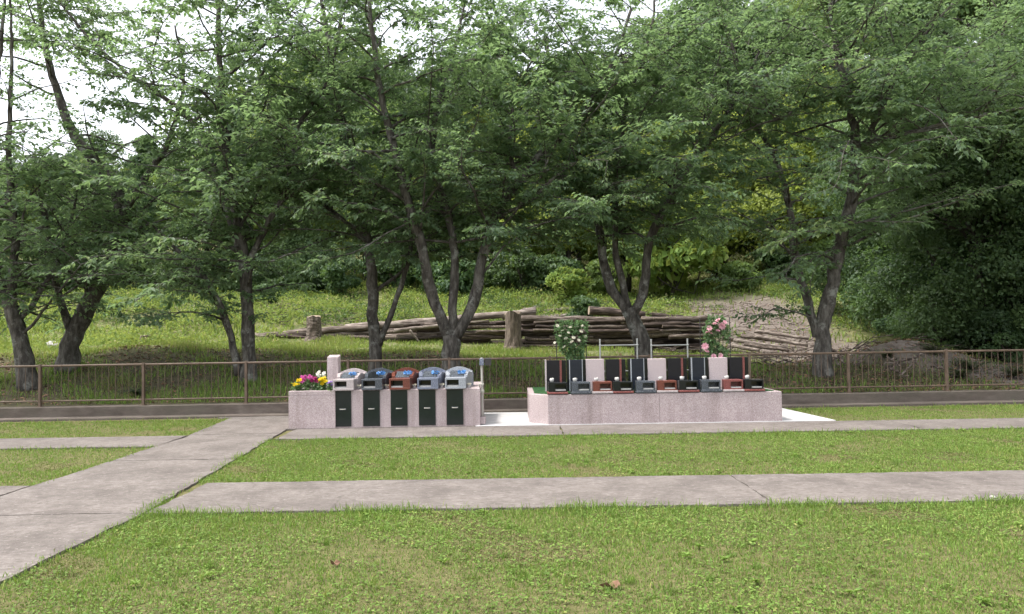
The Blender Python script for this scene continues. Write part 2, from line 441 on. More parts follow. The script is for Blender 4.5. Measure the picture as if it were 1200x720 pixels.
# path running away from the camera, laid in bays with open joints
def pl_x(y):   # left / right edges of it
    return (-4.95 - max(0, y - 11) * .11, -3.19 - max(0, y - 6.5) * .085)
ys = [1.2, 4.05, 6.48, 9.3, 11.7, 14.15]
for a, b_ in zip(ys[:-1], ys[1:]):
    a2, b2 = a + .012, b_ - .012
    slab('path', [(pl_x(a2)[0], a2), (pl_x(a2)[1], a2), (pl_x(b2)[1], b2), (pl_x(b2)[0], b2)])
def seg(x0, x1, y0, y1): return [(x0, y0), (x1, y0), (x1, y1), (x0, y1)]
for x0, x1 in ((-3.16, 2.2), (2.22, 8.1), (8.12, 14)): slab('footpath', seg(x0, x1, 6.47, 7.78))
for x0, x1 in ((-3.5, .72), (.74, 6.0), (6.02, 14)): slab('footpath', seg(x0, x1, 11.03, 12.185), z=.024)
slab('footpath', seg(-16, -4.98, 10.5, 11.6)); slab('footpath', seg(-14, -4.98, 6.75, 7.78))
slab('footpath', seg(-5.55, -3.72, 13.0 + 1.16, 14.42), z=.02)
# white concrete pad under the memorials
pp = MB()
pp.prism([(-.62, 12.195), (5.2, 12.195), (5.06, 14.2), (-.62, 14.2)], -.05, .035, b=.006)
tag(pp.build('concrete_pad', M['pad']), kind='structure')
tag(MB().prism([(-3.70, 12.195), (-.625, 12.195), (-.625, 14.2), (-3.70, 14.2)], -.05, .03).build('concrete_base', M['path']), kind='structure')

# ------------------------------------------------------------------ low wall and railing
wl = thing('low_wall', 'low weathered concrete wall under the brown railing', 'wall')
def wall_run(x0, x1, y0, y1, z0, z1, name, mat):
    m = MB(); n = int((x1 - x0) / .35)
    P = [(x0 + (x1 - x0) * i / n) for i in range(n + 1)]
    rr = random.Random(3)
    rows = []
    for x in P:
        f = fence_y(x); j = rr.uniform(-.004, .004)
        rows.append([(x, f + y0 + j, z0), (x, f + y0 + j, z1 - .01), (x, f + y0 + .012, z1 + j), (x, f + y1, z1 + j), (x, f + y1, z0)])
    vs = [v for r in rows for v in r]
    fs = []
    for i in range(n):
        for k in range(4):
            fs.append((i * 5 + k, (i + 1) * 5 + k, (i + 1) * 5 + k + 1, i * 5 + k + 1))
    m.add(vs, fs)
    return m.build(name, mat, wl)
wall_run(-20, 20, -.12, .10, -.05, .235, 'wall_body', M['concrete'])
wall_run(-20, 20, -.42, -.125, -.05, .045, 'footing', M['concrete'])
fn = thing('railing', 'long brown metal railing with thin upright bars on the low wall', 'fence')
post_x = [-9.17 + 1.98 * k for k in range(-4, 14)]
for x in post_x:
    f = fence_y(x)
    m = MB().box(x - .022, x + .022, f - .03, f + .03, .2, 1.06, b=.004)
    m.box(x - .05, x + .05, f - .055, f + .055, .236, .248)
    m.build('post', M['fence'], fn)
for x0, x1 in zip(post_x[:-1], post_x[1:]):
    a, b_ = x0 + .0225, x1 - .0225
    fa, fb = fence_y(a), fence_y(b_)
    m = MB(); m.tube([(a, fa, 1.025), (b_, fb, 1.025)], .021, 6); m.build('top_rail', M['fence'], fn)
    m = MB(); m.tube([(a, fa, .345), (b_, fb, .345)], .016, 6); m.build('bottom_rail', M['fence'], fn)
    m = MB(); nb = 15
    for k in range(1, nb):
        x = a + (b_ - a) * k / nb; f = fence_y(x)
        m.tube([(x, f, .355), (x, f, 1.012)], .0062, 5, caps=False)
    m.build('bar_infill', M['fence'], fn)

# ------------------------------------------------------------------ leaves & trees
def unit(a):
    return a / np.maximum(np.linalg.norm(a, axis=-1, keepdims=True), 1e-9)

def leaf_geo(P, D, N, L, W, fold=.18, droop=.12):
    D = unit(D); S = unit(np.cross(D, N)); Nn = np.cross(S, D)
    L = L[:, None]; W = W[:, None]
    mid = P + D * L * .45
    V = np.stack([P, mid + S * W * .5 + Nn * W * fold, P + D * L - Nn * L * droop, mid - S * W * .5 + Nn * W * fold], 1)
    n = len(P)
    b = (np.arange(n) * 4)[:, None]
    F = np.concatenate([b + np.array([[0, 1, 2]]), b + np.array([[0, 2, 3]])], 0)
    return V.reshape(-1, 3), F

def prisms(P0, P1, r0, r1):
    """thin 3-sided twigs, vectorised"""
    D = unit(P1 - P0); a = unit(np.cross(D, np.array([.2, .3, .93]) + 0 * D)); b = np.cross(D, a)
    rings = []
    for P, r in ((P0, r0), (P1, r1)):
        for k in range(3):
            an = 2.0944 * k
            rings.append(P + (a * math.cos(an) + b * math.sin(an)) * r)
    V = np.stack(rings, 1); n = len(P0); o = (np.arange(n) * 6)[:, None]
    F = np.concatenate([o + np.array([[k, (k + 1) % 3, 3 + (k + 1) % 3, 3 + k]]) for k in range(3)], 0)
    return V.reshape(-1, 3), F

def smooth_path(pts, step=.22):
    P = [np.array(p, float) for p in pts]
    P = [2 * P[0] - P[1]] + P + [2 * P[-1] - P[-2]]
    out = []
    for i in range(1, len(P) - 2):
        a, b, c, d = P[i - 1:i + 3]
        n = max(2, int(np.linalg.norm(c - b) / step))
        for k in range(n):
            t = k / n
            out.append(.5 * ((2 * b) + (c - a) * t + (2 * a - 5 * b + 4 * c - d) * t * t + (3 * b - a - 3 * c + d) * t ** 3))
    out.append(P[-2])
    return np.array(out)

def front_tree(label, limbs, seed, Y0=17.5, zmin=3.2, dens=1.0, extra=(), leafmat=None, lmax=3.6, base_flare=1.35, sparse=0.0, bark='bark', yspread=.5, toward=.5, lsize=1.3):
    """limbs: list of (pixel polyline [(px, py[, dY])], r0, r1)"""
    rng = np.random.default_rng(seed)
    base = None
    trunk = MB(); LP, LD, LN, LL, LW, LT = [], [], [], [], [], []
    TV, TF, toff = [], [], 0
    prng = random.Random(seed)
    paths = []
    for li, (pl, r0, r1) in enumerate(limbs):
        dy = 0.0; drift = rng.uniform(-yspread, yspread) if li else 0
        pts = []
        for k, p in enumerate(pl):
            yy = Y0 + (p[2] if len(p) > 2 else drift * k / max(1, len(pl) - 1) * 2.0)
            pts.append(np.array(at(p[0], p[1], yy)))
        if li == 0:
            base = pts[0].copy(); base[2] = hz(base[0], base[1])
            if base[2] < pts[0][2]: pts[0] = base + np.array([0, 0, -.1])
            else: pts.insert(0, base + np.array([0, 0, -.1])) if base[2] < pts[0][2] else None
        pts_s = smooth_path(pts)
        n = len(pts_s)
        rad = np.linspace(r0, r1, n) * (1 + .06 * np.sin(np.arange(n) * 1.3 + seed))
        if li == 0:
            z = pts_s[:, 2] - base[2]
            rad = rad * (1 + (base_flare - 1) * np.exp(-np.maximum(z, 0) / .22))
        pts_s[1:-1] += rng.normal(0, .014, (n - 2, 3))
        trunk.tube(pts_s, rad, 10 if r0 > .09 else 7, jit=.07, rng=prng)
        paths.append((pts_s, rad, r0))
    def spray(p0, d0, L, r):
        nonlocal toff
        nn = 8
        d = d0 / np.linalg.norm(d0); pts = [p0]
        for i in range(nn):
            d = d + rng.normal(0, .13, 3) + np.array([0, 0, -.045 if d[2] > -.1 else .03]); d /= np.linalg.norm(d)
            pts.append(pts[-1] + d * L / nn)
        pts = np.array(pts)
        trunk.tube(pts, np.linspace(r, .004, nn + 1), 5, caps=False)
        nt_ = max(4, int(L / .105 * dens))
        t = rng.uniform(.12, 1, nt_); t.sort(); ft = t * nn; i0 = np.minimum(ft.astype(int), nn - 1); fr = (ft - i0)[:, None]
        B = pts[i0] * (1 - fr) + pts[i0 + 1] * fr
        T = unit(pts[i0 + 1] - pts[i0])
        side = unit(np.cross(T, np.array([0, 0, 1.]) + 0 * T)) * np.where(rng.random(nt_) < .5, 1, -1)[:, None]
        TD = unit(T * .55 + side * rng.uniform(.4, 1.0, nt_)[:, None] + np.array([0, 0, 1.]) * rng.uniform(-.25, .35, nt_)[:, None] + rng.normal(0, .15, (nt_, 3)))
        TL = rng.uniform(.3, .8, nt_) * (1.15 - .45 * t)
        E = B + TD * TL[:, None] + np.array([0, 0, -.08]) * TL[:, None]
        v, f = prisms(B, E, .0055, .002)
        TV.append(v); TF.append(f + toff); toff += len(v)
        k = 10
        s = np.tile(np.linspace(.2, 1.04, k), (nt_, 1)) + rng.normal(0, .03, (nt_, k))
        P = B[:, None] + (E - B)[:, None] * s[..., None]
        sg = np.where(np.arange(k) % 2, 1, -1)[None, :, None]
        sd = unit(np.cross(TD, np.array([0, 0, 1.]) + 0 * TD))[:, None] * sg
        D = TD[:, None] * .6 + sd * .75 + np.array([0, 0, -.42]) + rng.normal(0, .28, (nt_, k, 3))
        N = np.array([0, 0, 1.]) + rng.normal(0, .38, (nt_, k, 3))
        m = nt_ * k
        LP.append(P.reshape(m, 3)); LD.append(D.reshape(m, 3)); LN.append(N.reshape(m, 3))
        l = rng.uniform(.065, .125, m) * lsize * rng.uniform(.75, 1.15); LL.append(l); LW.append(l * rng.uniform(.44, .6, m))
        tc = np.clip(rng.normal(.45, .2), 0, 1)
        LT.append(np.clip(tc + rng.normal(0, .2, m), 0, 1))
    for pts, rad, r0 in paths:
        seglen = np.linalg.norm(np.diff(pts, axis=0), axis=1); cum = np.concatenate([[0], np.cumsum(seglen)])
        s = .25
        az = rng.uniform(0, 6.28)
        while s < cum[-1]:
            i = min(np.searchsorted(cum, s), len(pts) - 1)
            p = pts[i]
            if p[2] > zmin - .4:
                az += 2.4 + rng.normal(0, .5)
                el = rng.uniform(.05, .75)
                d = np.array([math.cos(az) * math.cos(el), math.sin(az) * math.cos(el) - toward * .25, math.sin(el)])
                hf = np.clip((p[2] - zmin) / 6, 0, 1)
                L = rng.uniform(.5, 1.05) * lmax * (1 - .12 * hf)
                end = p + d * L
                if end[2] > zmin - .5 and rng.random() > sparse * np.clip((p[2] - 4.8) / 1.6, 0, 1): spray(p, d, L, max(.012, min(.035, rad[i] * .4)))
            s += rng.uniform(.13, .27)
    for e in extra:      # a bough given as a pixel polyline with its own dY, carrying sprays
        pl, r0, r1, step, L = e
        pts = smooth_path([np.array(at(p[0], p[1], Y0 + p[2])) for p in pl])
        trunk.tube(pts, np.linspace(r0, r1, len(pts)), 7, jit=.05, rng=prng)
        for p in pts[2::step]:
            az = rng.uniform(0, 6.28)
            spray(p, np.array([math.cos(az), math.sin(az) - .2, rng.uniform(-.25, .35)]), L * rng.uniform(.6, 1.1), .012)
    root = thing('cherry_tree', label, 'tree', tuple(base), 0)
    off = -Vector(base)
    tv = np.concatenate([np.array(trunk.v)] + TV) - base
    tr = MB(); tr.v = []; 
    me_f = trunk.f
    o = len(trunk.v)
    twf = np.concatenate(TF) + o if TF else np.zeros((0, 4), int)
    me = bpy.data.meshes.new('trunk')
    allf = me_f + [tuple(q) for q in twf.tolist()]
    me.from_pydata(tv.tolist(), [], allf)
    me.polygons.foreach_set('use_smooth', [True] * len(me.polygons)); me.materials.append(M[bark]); me.update()
    link('trunk', me, root)
    LPa = np.concatenate(LP); n = len(LPa)
    V, F = leaf_geo(LPa - base, np.concatenate(LD), np.concatenate(LN), np.concatenate(LL), np.concatenate(LW))
    np_mesh('crown', V, F, leafmat or M['cherry_leaf'], np.repeat(np.concatenate(LT), 4), root)
    return root, n

nl = 0
TR = [
 ('short many-branched cherry tree with a stubby pale trunk at the end of the railing',
  [([(34, 455), (28, 420), (20, 385), (14, 362)], .20, .15), ([(16, 372), (2, 335), (-10, 290), (-14, 230), (-8, 150), (0, 60), (10, -40)], .11, .02),
   ([(16, 366), (14, 330), (18, 270), (10, 200), (12, 130), (14, 60), (10, -20)], .10, .02), ([(20, 380), (42, 350), (62, 318), (80, 270), (92, 210)], .07, .02),
   ([(24, 395), (50, 366), (72, 338), (95, 310)], .04, .012)], dict(sparse=.62, zmin=2.6, Y0=17.0, dens=.7, lmax=3.3)),
 ('cherry tree with one thick dark trunk bending over to the right',
  [([(78, 430), (82, 405), (95, 375), (110, 345), (121, 325), (134, 290), (142, 250), (128, 210), (95, 170), (78, 140), (62, 90), (50, 40), (45, -10), (40, -60)], .235, .03),
   ([(86, 398), (76, 365), (66, 335), (62, 300), (52, 250), (40, 180)], .10, .03), ([(92, 375), (100, 345), (105, 325), (112, 290)], .05, .015),
   ([(138, 260), (170, 210), (200, 160), (215, 90), (205, 30)], .10, .02), ([(110, 85), (75, 55), (40, 30), (-10, 5)], .04, .012)], dict(sparse=.62, zmin=2.8, Y0=18.4, dens=.7, lmax=3.6)),
 ('tall straight cherry tree with a slim grey trunk and a low leaning side bough',
  [([(291, 458), (291, 400), (288, 340), (284, 290), (271, 230), (263, 150), (258, 80), (256, 20), (258, -70)], .165, .035),
   ([(283, 300), (274, 270), (255, 215), (240, 160), (200, 120), (150, 85), (110, 50), (75, 10), (50, -30)], .09, .02),
   ([(262, 145), (275, 122), (297, 103), (318, 70), (345, 40), (365, -10)], .05, .012), ([(286, 320), (310, 270), (335, 220), (350, 150), (385, 90), (400, 20)], .075, .02),
   ([(280, 440), (270, 395), (256, 355), (238, 322), (205, 290), (180, 265)], .10, .03)],
  dict(sparse=.22, zmin=2.8, Y0=17.3, dens=.9, lmax=3.6, extra=[([(262, 375, -.1), (240, 368, -.3), (212, 366, -.5), (188, 378, -.6)], .03, .008, 1, .8), ([(273, 400, -.1), (262, 362, -.25), (242, 330, -.4), (215, 318, -.5)], .05, .02, 1, .75), ([(262, 365, .1), (238, 345, .2), (205, 340, .3)], .03, .01, 1, .8)])),
 ('two-stemmed cherry tree with a rough grey trunk behind the arched tombstones',
  [([(442, 455), (440, 410), (437, 370), (437, 345), (434, 305), (424, 260), (418, 220), (400, 150), (392, 90), (380, 20), (370, -50)], .155, .03),
   ([(444, 405), (455, 375), (466, 348), (474, 322), (481, 285), (478, 230), (490, 160)], .075, .02), ([(438, 345), (452, 332), (472, 318), (492, 298), (520, 270)], .055, .015),
   ([(430, 285), (398, 255), (365, 225), (340, 180), (320, 120)], .06, .015)], dict(zmin=3.4, Y0=17.6, dens=1.05, lmax=3.5)),
 ('cherry tree forking low into three spreading grey stems',
  [([(530, 445), (529, 415), (528, 392)], .235, .19), ([(527, 398), (515, 370), (504, 338), (497, 300), (482, 250), (466, 190), (450, 125), (438, 60), (433, 0), (430, -60)], .135, .035),
   ([(530, 392), (531, 350), (533, 310), (528, 262), (518, 228), (506, 190), (512, 130), (530, 70), (545, 0)], .11, .025),
   ([(533, 395), (549, 368), (560, 332), (568, 292), (580, 255), (600, 224), (625, 190), (646, 172), (680, 135), (715, 80), (740, 10)], .135, .03),
   ([(585, 255), (607, 243), (630, 232), (652, 205), (690, 185)], .05, .015), ([(560, 330), (590, 290), (640, 262), (670, 255)], .03, .01), ([(606, 215), (596, 160), (610, 100), (640, 40)], .06, .015)],
  dict(zmin=3.9, Y0=16.6, dens=1.05, lmax=3.8)),
 ('dark-stemmed cherry tree leaning over the log pile with a crook in its trunk',
  [([(756, 430), (752, 400), (744, 380), (735, 362)], .215, .17), ([(737, 368), (724, 350), (712, 328), (707, 300), (702, 268), (697, 238), (684, 205), (668, 175), (650, 110), (640, 40)], .125, .03),
   ([(737, 362), (730, 335), (722, 300), (722, 250), (724, 190), (735, 120), (760, 50), (770, -20)], .09, .025),
   ([(741, 368), (753, 345), (757, 312), (762, 282), (774, 255), (790, 222), (806, 198), (830, 165), (860, 120), (890, 60)], .125, .03),
   ([(699, 248), (715, 225), (728, 210), (745, 170)], .04, .015), ([(778, 248), (760, 232), (748, 228), (725, 240)], .03, .01)],
  dict(zmin=4.0, Y0=17.6, dens=1.0, lmax=4.0, toward=.8)),
 ('tall cherry tree with ivy on its trunk beside the bare earth track',
  [([(963, 452), (964, 410), (966, 375), (975, 330), (986, 280), (998, 230), (1003, 175), (997, 125), (985, 80), (975, 20), (970, -50)], .19, .04),
   ([(957, 395), (946, 352), (932, 300), (925, 240), (908, 185), (880, 130), (860, 60), (850, -10)], .10, .025), ([(1000, 172), (1030, 162), (1070, 155), (1120, 143), (1180, 130), (1230, 120)], .065, .02),
   ([(1002, 190), (1018, 160), (1035, 125), (1052, 85), (1085, 40), (1120, 0)], .07, .02), ([(988, 108), (955, 120), (918, 137), (880, 150), (850, 165)], .05, .015), ([(990, 90), (1010, 50), (1040, 10)], .05, .02)],
  dict(zmin=3.0, Y0=17.2, dens=.85, lmax=4.0, toward=.8, extra=[([(950, 372, -.2), (930, 365, -.4), (908, 362, -.6), (893, 372, -.7)], .02, .006, 2, .5), ([(955, 385, -.2), (950, 360, -.25), (950, 330, -.3), (958, 310, -.3)], .012, .006, 2, .35)])),
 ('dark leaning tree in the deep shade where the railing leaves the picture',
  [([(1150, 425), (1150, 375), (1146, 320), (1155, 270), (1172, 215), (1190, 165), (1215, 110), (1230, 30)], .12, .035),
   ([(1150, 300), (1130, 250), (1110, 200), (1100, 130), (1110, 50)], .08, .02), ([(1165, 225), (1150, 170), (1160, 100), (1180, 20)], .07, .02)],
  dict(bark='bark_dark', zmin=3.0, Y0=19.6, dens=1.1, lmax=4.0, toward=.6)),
]
for i, (lab, limbs, kw) in enumerate(TR):
    r, n = front_tree(lab, limbs, 11 + i, **kw); nl += n
print('cherry leaves', nl)

def crown_template(seed, R, Hc, z0, nlobes, nleaf, size, mat, conic=False, gap=.0, trunk_r=.16):
    """a tree mesh pair about the origin: trunk with limbs, crown of leaf clumps"""
    rng = np.random.default_rng(seed)
    tm = MB(); prng = random.Random(seed)
    top = z0 + Hc
    tp = smooth_path([(0, 0, -.3), (rng.normal(0, .1), rng.normal(0, .1), z0), (rng.normal(0, .25), rng.normal(0, .25), z0 + Hc * .5), (0, 0, top * .93)], .8)
    tm.tube(tp, np.linspace(trunk_r * 1.2, .03, len(tp)), 8, jit=.06, rng=prng)
    P, N, S, T = [], [], [], []
    per = nleaf // nlobes
    for k in range(nlobes):
        u = rng.random()
        if conic: h = u ** 1.2; rr = R * (1 - h) * rng.uniform(.4, 1.0)
        else: h = u; rr = R * math.sqrt(max(0, 1 - (2 * h - .85) ** 2 / 1.35)) * rng.uniform(.35, .95)
        an = rng.uniform(0, 6.28)
        c = np.array([math.cos(an) * rr, math.sin(an) * rr, z0 + Hc * (.05 + .9 * h)])
        lr = R * rng.uniform(.26, .46) * (.65 if conic else 1)
        cp = np.array([0, 0, max(z0 * .6, c[2] - rr * .6 - .3)])
        tm.tube([cp, (cp + c) / 2 + rng.normal(0, .15, 3), c], [trunk_r * .4, trunk_r * .25, .02], 5, caps=False)
        m = int(per * rng.uniform(.6, 1.4))
        d = unit(rng.normal(0, 1, (m, 3)) * np.array([1, 1, .8]) + np.array([0, 0, .25]))
        # sub-clumps on the lobe make lumps and gaps
        cl = unit(rng.normal(0, 1, (9, 3))); w = (d @ cl.T).max(1)
        rad = lr * (.55 + .45 * w + rng.normal(0, .13, m)) * np.array(1.0)
        pos = c + d * rad[:, None] * np.array([1.15, 1.15, .75])
        P.append(pos); N.append(d * .6 + np.array([0, 0, .5]) + rng.normal(0, .45, (m, 3)))
        S.append(rng.uniform(.65, 1.35, m) * size)
        T.append(np.clip(rng.normal(.45, .2) + rng.normal(0, .18, m), 0, 1))
    P = np.concatenate(P); n = len(P); N = np.concatenate(N)
    D = np.cross(unit(N), unit(rng.normal(0, 1, (n, 3)))) + np.array([0, 0, -.3])
    S = np.concatenate(S)
    V, F = leaf_geo(P - unit(D) * S[:, None] * .5, D, N, S, S * rng.uniform(.5, .75, n), .15, .1)
    cm = np_mesh('crown', V, F, mat, np.repeat(np.concatenate(T), 4), mk_only=True)
    o = tm.build('trunk', M['bark_dark'], smooth=True)
    me = o.data; bpy.data.objects.remove(o)
    return me, cm

def place_tree(tpl, loc, scale, rz, label, group, mat=None, name='forest_tree', zs=1.0, cat='tree'):
    r = thing(name, label, cat, loc, rz, group)
    r.scale = (scale, scale, scale * zs)
    link('trunk', tpl[0], r)
    c = link('crown', tpl[1], r)
    if mat is not None:
        c.material_slots[0].link = 'OBJECT'; c.material_slots[0].material = mat
    return r

FT = [crown_template(101, 3.2, 7.0, 2.0, 28, 17000, .20, M['forest_dark']),
      crown_template(102, 2.9, 7.8, 1.8, 26, 17000, .19, M['forest_dark']),
      crown_template(103, 3.6, 6.2, 1.6, 32, 18000, .20, M['forest_dark']),
      crown_template(104, 2.4, 8.5, 1.2, 32, 17000, .18, M['forest_dark'], conic=True)]
EV = [crown_template(201, 2.8, 8.4, .7, 40, 48000, .115, M['evergreen']),
      crown_template(202, 2.5, 9.2, .5, 42, 48000, .11, M['evergreen'], conic=True)]
SH = [crown_template(301, .75, 1.0, .25, 12, 3000, .12, M['shrub'], trunk_r=.03),
      crown_template(302, .9, .8, .2, 12, 3000, .13, M['shrub'], trunk_r=.03)]

rt = random.Random(5)
FG = 'trees of the wooded hill beyond the clearing'
FL = {'forest_dark': 'dense dark green broadleaf tree in the wood behind the grassy slope',
      'forest_mid': 'mid green broadleaf tree in the wood behind the grassy slope',
      'forest_lime': 'sunlit yellow-green tree standing out of the dark wood behind the clearing'}
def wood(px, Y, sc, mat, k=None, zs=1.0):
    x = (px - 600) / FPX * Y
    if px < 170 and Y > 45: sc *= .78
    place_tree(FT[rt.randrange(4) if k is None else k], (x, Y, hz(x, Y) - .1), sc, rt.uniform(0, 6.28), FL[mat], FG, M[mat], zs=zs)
for px in range(-30, 1260, 68):
    wood(px + rt.uniform(-20, 20), 40.5 + rt.uniform(-1.0, 2), rt.uniform(.55, .8), 'forest_dark' if px < 560 else rt.choice(['forest_dark', 'forest_mid']))  # front row left of centre gets dark leaves in place of shadow
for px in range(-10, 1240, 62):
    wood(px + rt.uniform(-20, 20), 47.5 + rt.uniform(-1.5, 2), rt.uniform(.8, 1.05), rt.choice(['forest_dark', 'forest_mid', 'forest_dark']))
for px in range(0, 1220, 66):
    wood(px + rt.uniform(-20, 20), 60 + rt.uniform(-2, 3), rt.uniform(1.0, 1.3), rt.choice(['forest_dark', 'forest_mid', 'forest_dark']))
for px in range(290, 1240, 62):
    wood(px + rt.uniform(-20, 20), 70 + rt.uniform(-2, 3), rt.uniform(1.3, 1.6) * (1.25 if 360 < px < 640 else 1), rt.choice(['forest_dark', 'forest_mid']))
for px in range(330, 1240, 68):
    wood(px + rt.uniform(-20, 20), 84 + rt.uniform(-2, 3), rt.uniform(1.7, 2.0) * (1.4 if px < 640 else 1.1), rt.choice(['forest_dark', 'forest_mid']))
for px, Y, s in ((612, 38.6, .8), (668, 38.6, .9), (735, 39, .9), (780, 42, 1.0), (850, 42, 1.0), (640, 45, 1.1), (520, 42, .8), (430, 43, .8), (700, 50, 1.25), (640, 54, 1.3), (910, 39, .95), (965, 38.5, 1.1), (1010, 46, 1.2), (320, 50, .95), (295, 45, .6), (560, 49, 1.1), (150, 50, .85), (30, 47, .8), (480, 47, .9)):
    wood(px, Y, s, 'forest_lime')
# close dark evergreens beyond the railing
EG = 'dark evergreens crowding the shaded end of the railing'
for px, Y, s, k in ((1072, 27.0, 1.0, 0), (1100, 21.6, .75, 1), (1140, 20.2, .85, 0), (1205, 19.4, .85, 1), (1110, 25, 1.1, 0), (1190, 24.0, 1.1, 1), (1040, 29, 1.1, 1), (1265, 19.0, .9, 0), (1240, 23, 1.1, 0)):
    x = (px - 600) / FPX * Y
    place_tree(EV[k], (x, Y, hz(x, Y) - .1), s, rt.uniform(0, 6.28), 'dense dark evergreen tree crowding the shaded bank beyond the railing', EG, name='evergreen_tree')
# shrubs on the slope
def shrub(px, Y, s, label, mat=None, group=None, k=0, zs=1.0):
    x = (px - 600) / FPX * Y
    place_tree(SH[k], (x, Y, hz(x, Y) - .05), s, rt.uniform(0, 6.28), label, group, mat, name='shrub', zs=zs, cat='shrub')
shrub(308, 41, 1.9, 'rounded mid green bush at the wood edge behind the tall straight cherry', M['forest_mid'])
shrub(793, 36.5, 3.0, 'big pale green rounded bush at the head of the slope above the dark log pile', M['weed'], zs=1.3)
shrub(686, 30, .95, 'dark glossy shrub on the slope above the log pile', M['forest_dark'], k=1)
shrub(668, 34, 1.3, 'bright green shrub on the slope just behind the dark glossy shrub', M['weed'])
shrub(310, 31, .75, 'small dark bush on the slope beside the tall straight cherry trunk', M['forest_dark'], k=1)
for px in range(-20, 1000, 33):
    if abs(px - 793) < 60: continue
    Y, s = 37.2 + rt.uniform(-.8, 1.5), rt.uniform(.9, 1.6)
    px += rt.uniform(-10, 10)
    shrub(px, Y, s, 'leafy shrub at the foot of the wood along the top of the slope', M['forest_dark'] if px < 560 else rt.choice([M['forest_dark'], M['forest_mid']]), 'shrubs along the foot of the wood', k=rt.randrange(2), zs=1.2)  # shadow at the wood's foot put into the darker leaf colour left of centre
for px, Y, s in ((1128, 19.6, .75), (1172, 18.6, .7), (1212, 18.6, .8)):
    shrub(px, Y, s, 'dark scrubby bush on the shaded bank under the evergreens', M['evergreen'], 'scrubby bushes under the evergreens', k=rt.randrange(2))

# ------------------------------------------------------------------ grass and weeds
def blades(name, X, Y, Z, Hh, W, mat, seed, lean=.5, tint=None, kind='stuff'):
    rng = np.random.default_rng(seed)
    n = len(X); an = rng.uniform(0, 6.283, n); l = rng.uniform(.1, lean, n) * Hh; a2 = rng.uniform(0, 6.283, n)
    B = np.stack([X, Y, Z - .004], 1)
    S = np.stack([np.cos(an), np.sin(an), 0 * an], 1) * (W / 2)[:, None]
    Ld = np.stack([np.cos(a2) * l, np.sin(a2) * l, 0 * l], 1)
    up = np.stack([0 * Hh, 0 * Hh, Hh], 1)
    V = np.stack([B - S, B + S, B + Ld * .4 + up * .6 + S * .7, B + Ld + up * np.sqrt(np.clip(1 - (l / np.maximum(Hh, 1e-6)) ** 2, .05, 1))[:, None], B + Ld * .4 + up * .6 - S * .7], 1)
    b = (np.arange(n) * 5)[:, None]
    F = np.concatenate([b + np.array([[0, 1, 2]]), b + np.array([[0, 2, 4]]), b + np.array([[4, 2, 3]])], 0)
    if tint is None: tint = rng.random(n)
    o = np_mesh(name, V.reshape(-1, 3), F, mat, np.repeat(tint, 5))
    return tag(o, kind=kind)

rg = np.random.default_rng(77)
def vnoise(x, y, s, ph=0):
    return (np.sin(x * s + ph + 1.3 * np.sin(y * s * .7)) + np.sin(y * s * 1.13 + ph * 2 + 1.1 * np.sin(x * s * .9 + 1)) + .7 * np.sin((x + y) * s * 1.9 + ph)) / 2.7
def lawn_pts(x0, x1, y0, y1, dens, edge_front=False):
    n = int((x1 - x0) * (y1 - y0) * dens)
    X = rg.uniform(x0, x1, n); Y = rg.uniform(y0, y1, n)
    return X, Y
def pathL(Y): return np.where(Y > 11, -4.95 - (Y - 11) * .11, -4.95)
def pathR(Y): return np.where(Y > 6.5, -3.19 - (Y - 6.5) * .085, -3.19)
chunks = []
def add_lawn(x0, x1, y0, y1, dens, hmul=1.0, rightofpath=None, leftofpath=None, wmul=1.0):
    X, Y = lawn_pts(x0, x1, y0, y1, dens)
    keep = np.ones(len(X), bool)
    jit = rg.normal(0, .025, len(X))
    if rightofpath: keep &= X > pathR(Y) + .01 + jit
    if leftofpath: keep &= X < pathL(Y) - .01 + jit
    keep &= np.abs(X) < Y * .73 + 1.0
    patch = vnoise(X, Y, 2.1) * .5 + vnoise(X, Y, 5.3, 2) * .35 + vnoise(X, Y, .8, 4) * .4
    keep &= rg.random(len(X)) < np.clip(.78 + .45 * patch, .25, 1)
    X, Y, patch = X[keep], Y[keep], patch[keep]
    h = rg.gamma(4, .0052, len(X)) * (1 + .35 * patch) * hmul
    h = np.clip(h, .010, .075)
    edge = np.minimum(np.abs(Y - y0), np.abs(Y - y1))
    far = np.abs(Y - y1) < .30
    h = np.where(far & (rg.random(len(X)) < .25), h * rg.uniform(1.4, 2.6, len(X)), h)
    t = np.clip(.52 + .24 * patch + rg.normal(0, .24, len(X)), 0, 1)
    br = vnoise(X, Y, 1.9, 7) + vnoise(X, Y, 4.6, 3) * .7 - .12
    t = np.where(br > .62, t * .4, t); ok = (br < .8) | (rg.random(len(X)) < .45); t = np.where(ok, t, 0)
    h = np.where(br > .62, h * .6, h)
    chunks.append((X, Y, 0 * X, h, np.clip(rg.normal(.0062, .0015, len(X)), .003, .01) * wmul, t))
add_lawn(-4.2, 6.2, 3.3, 6.46, 9000, rightofpath=True)
add_lawn(-4.2, 9.5, 7.79, 11.02, 5200, rightofpath=True, wmul=1.3)
add_lawn(-9.5, -4.9, 7.79, 10.49, 4200, leftofpath=True, wmul=1.3)
add_lawn(-11.5, -4.9, 11.61, 14.0, 3000, leftofpath=True, wmul=1.6, hmul=.9)
add_lawn(5.15, 11.5, 12.05, 14.35, 3000, wmul=1.6, hmul=.9)
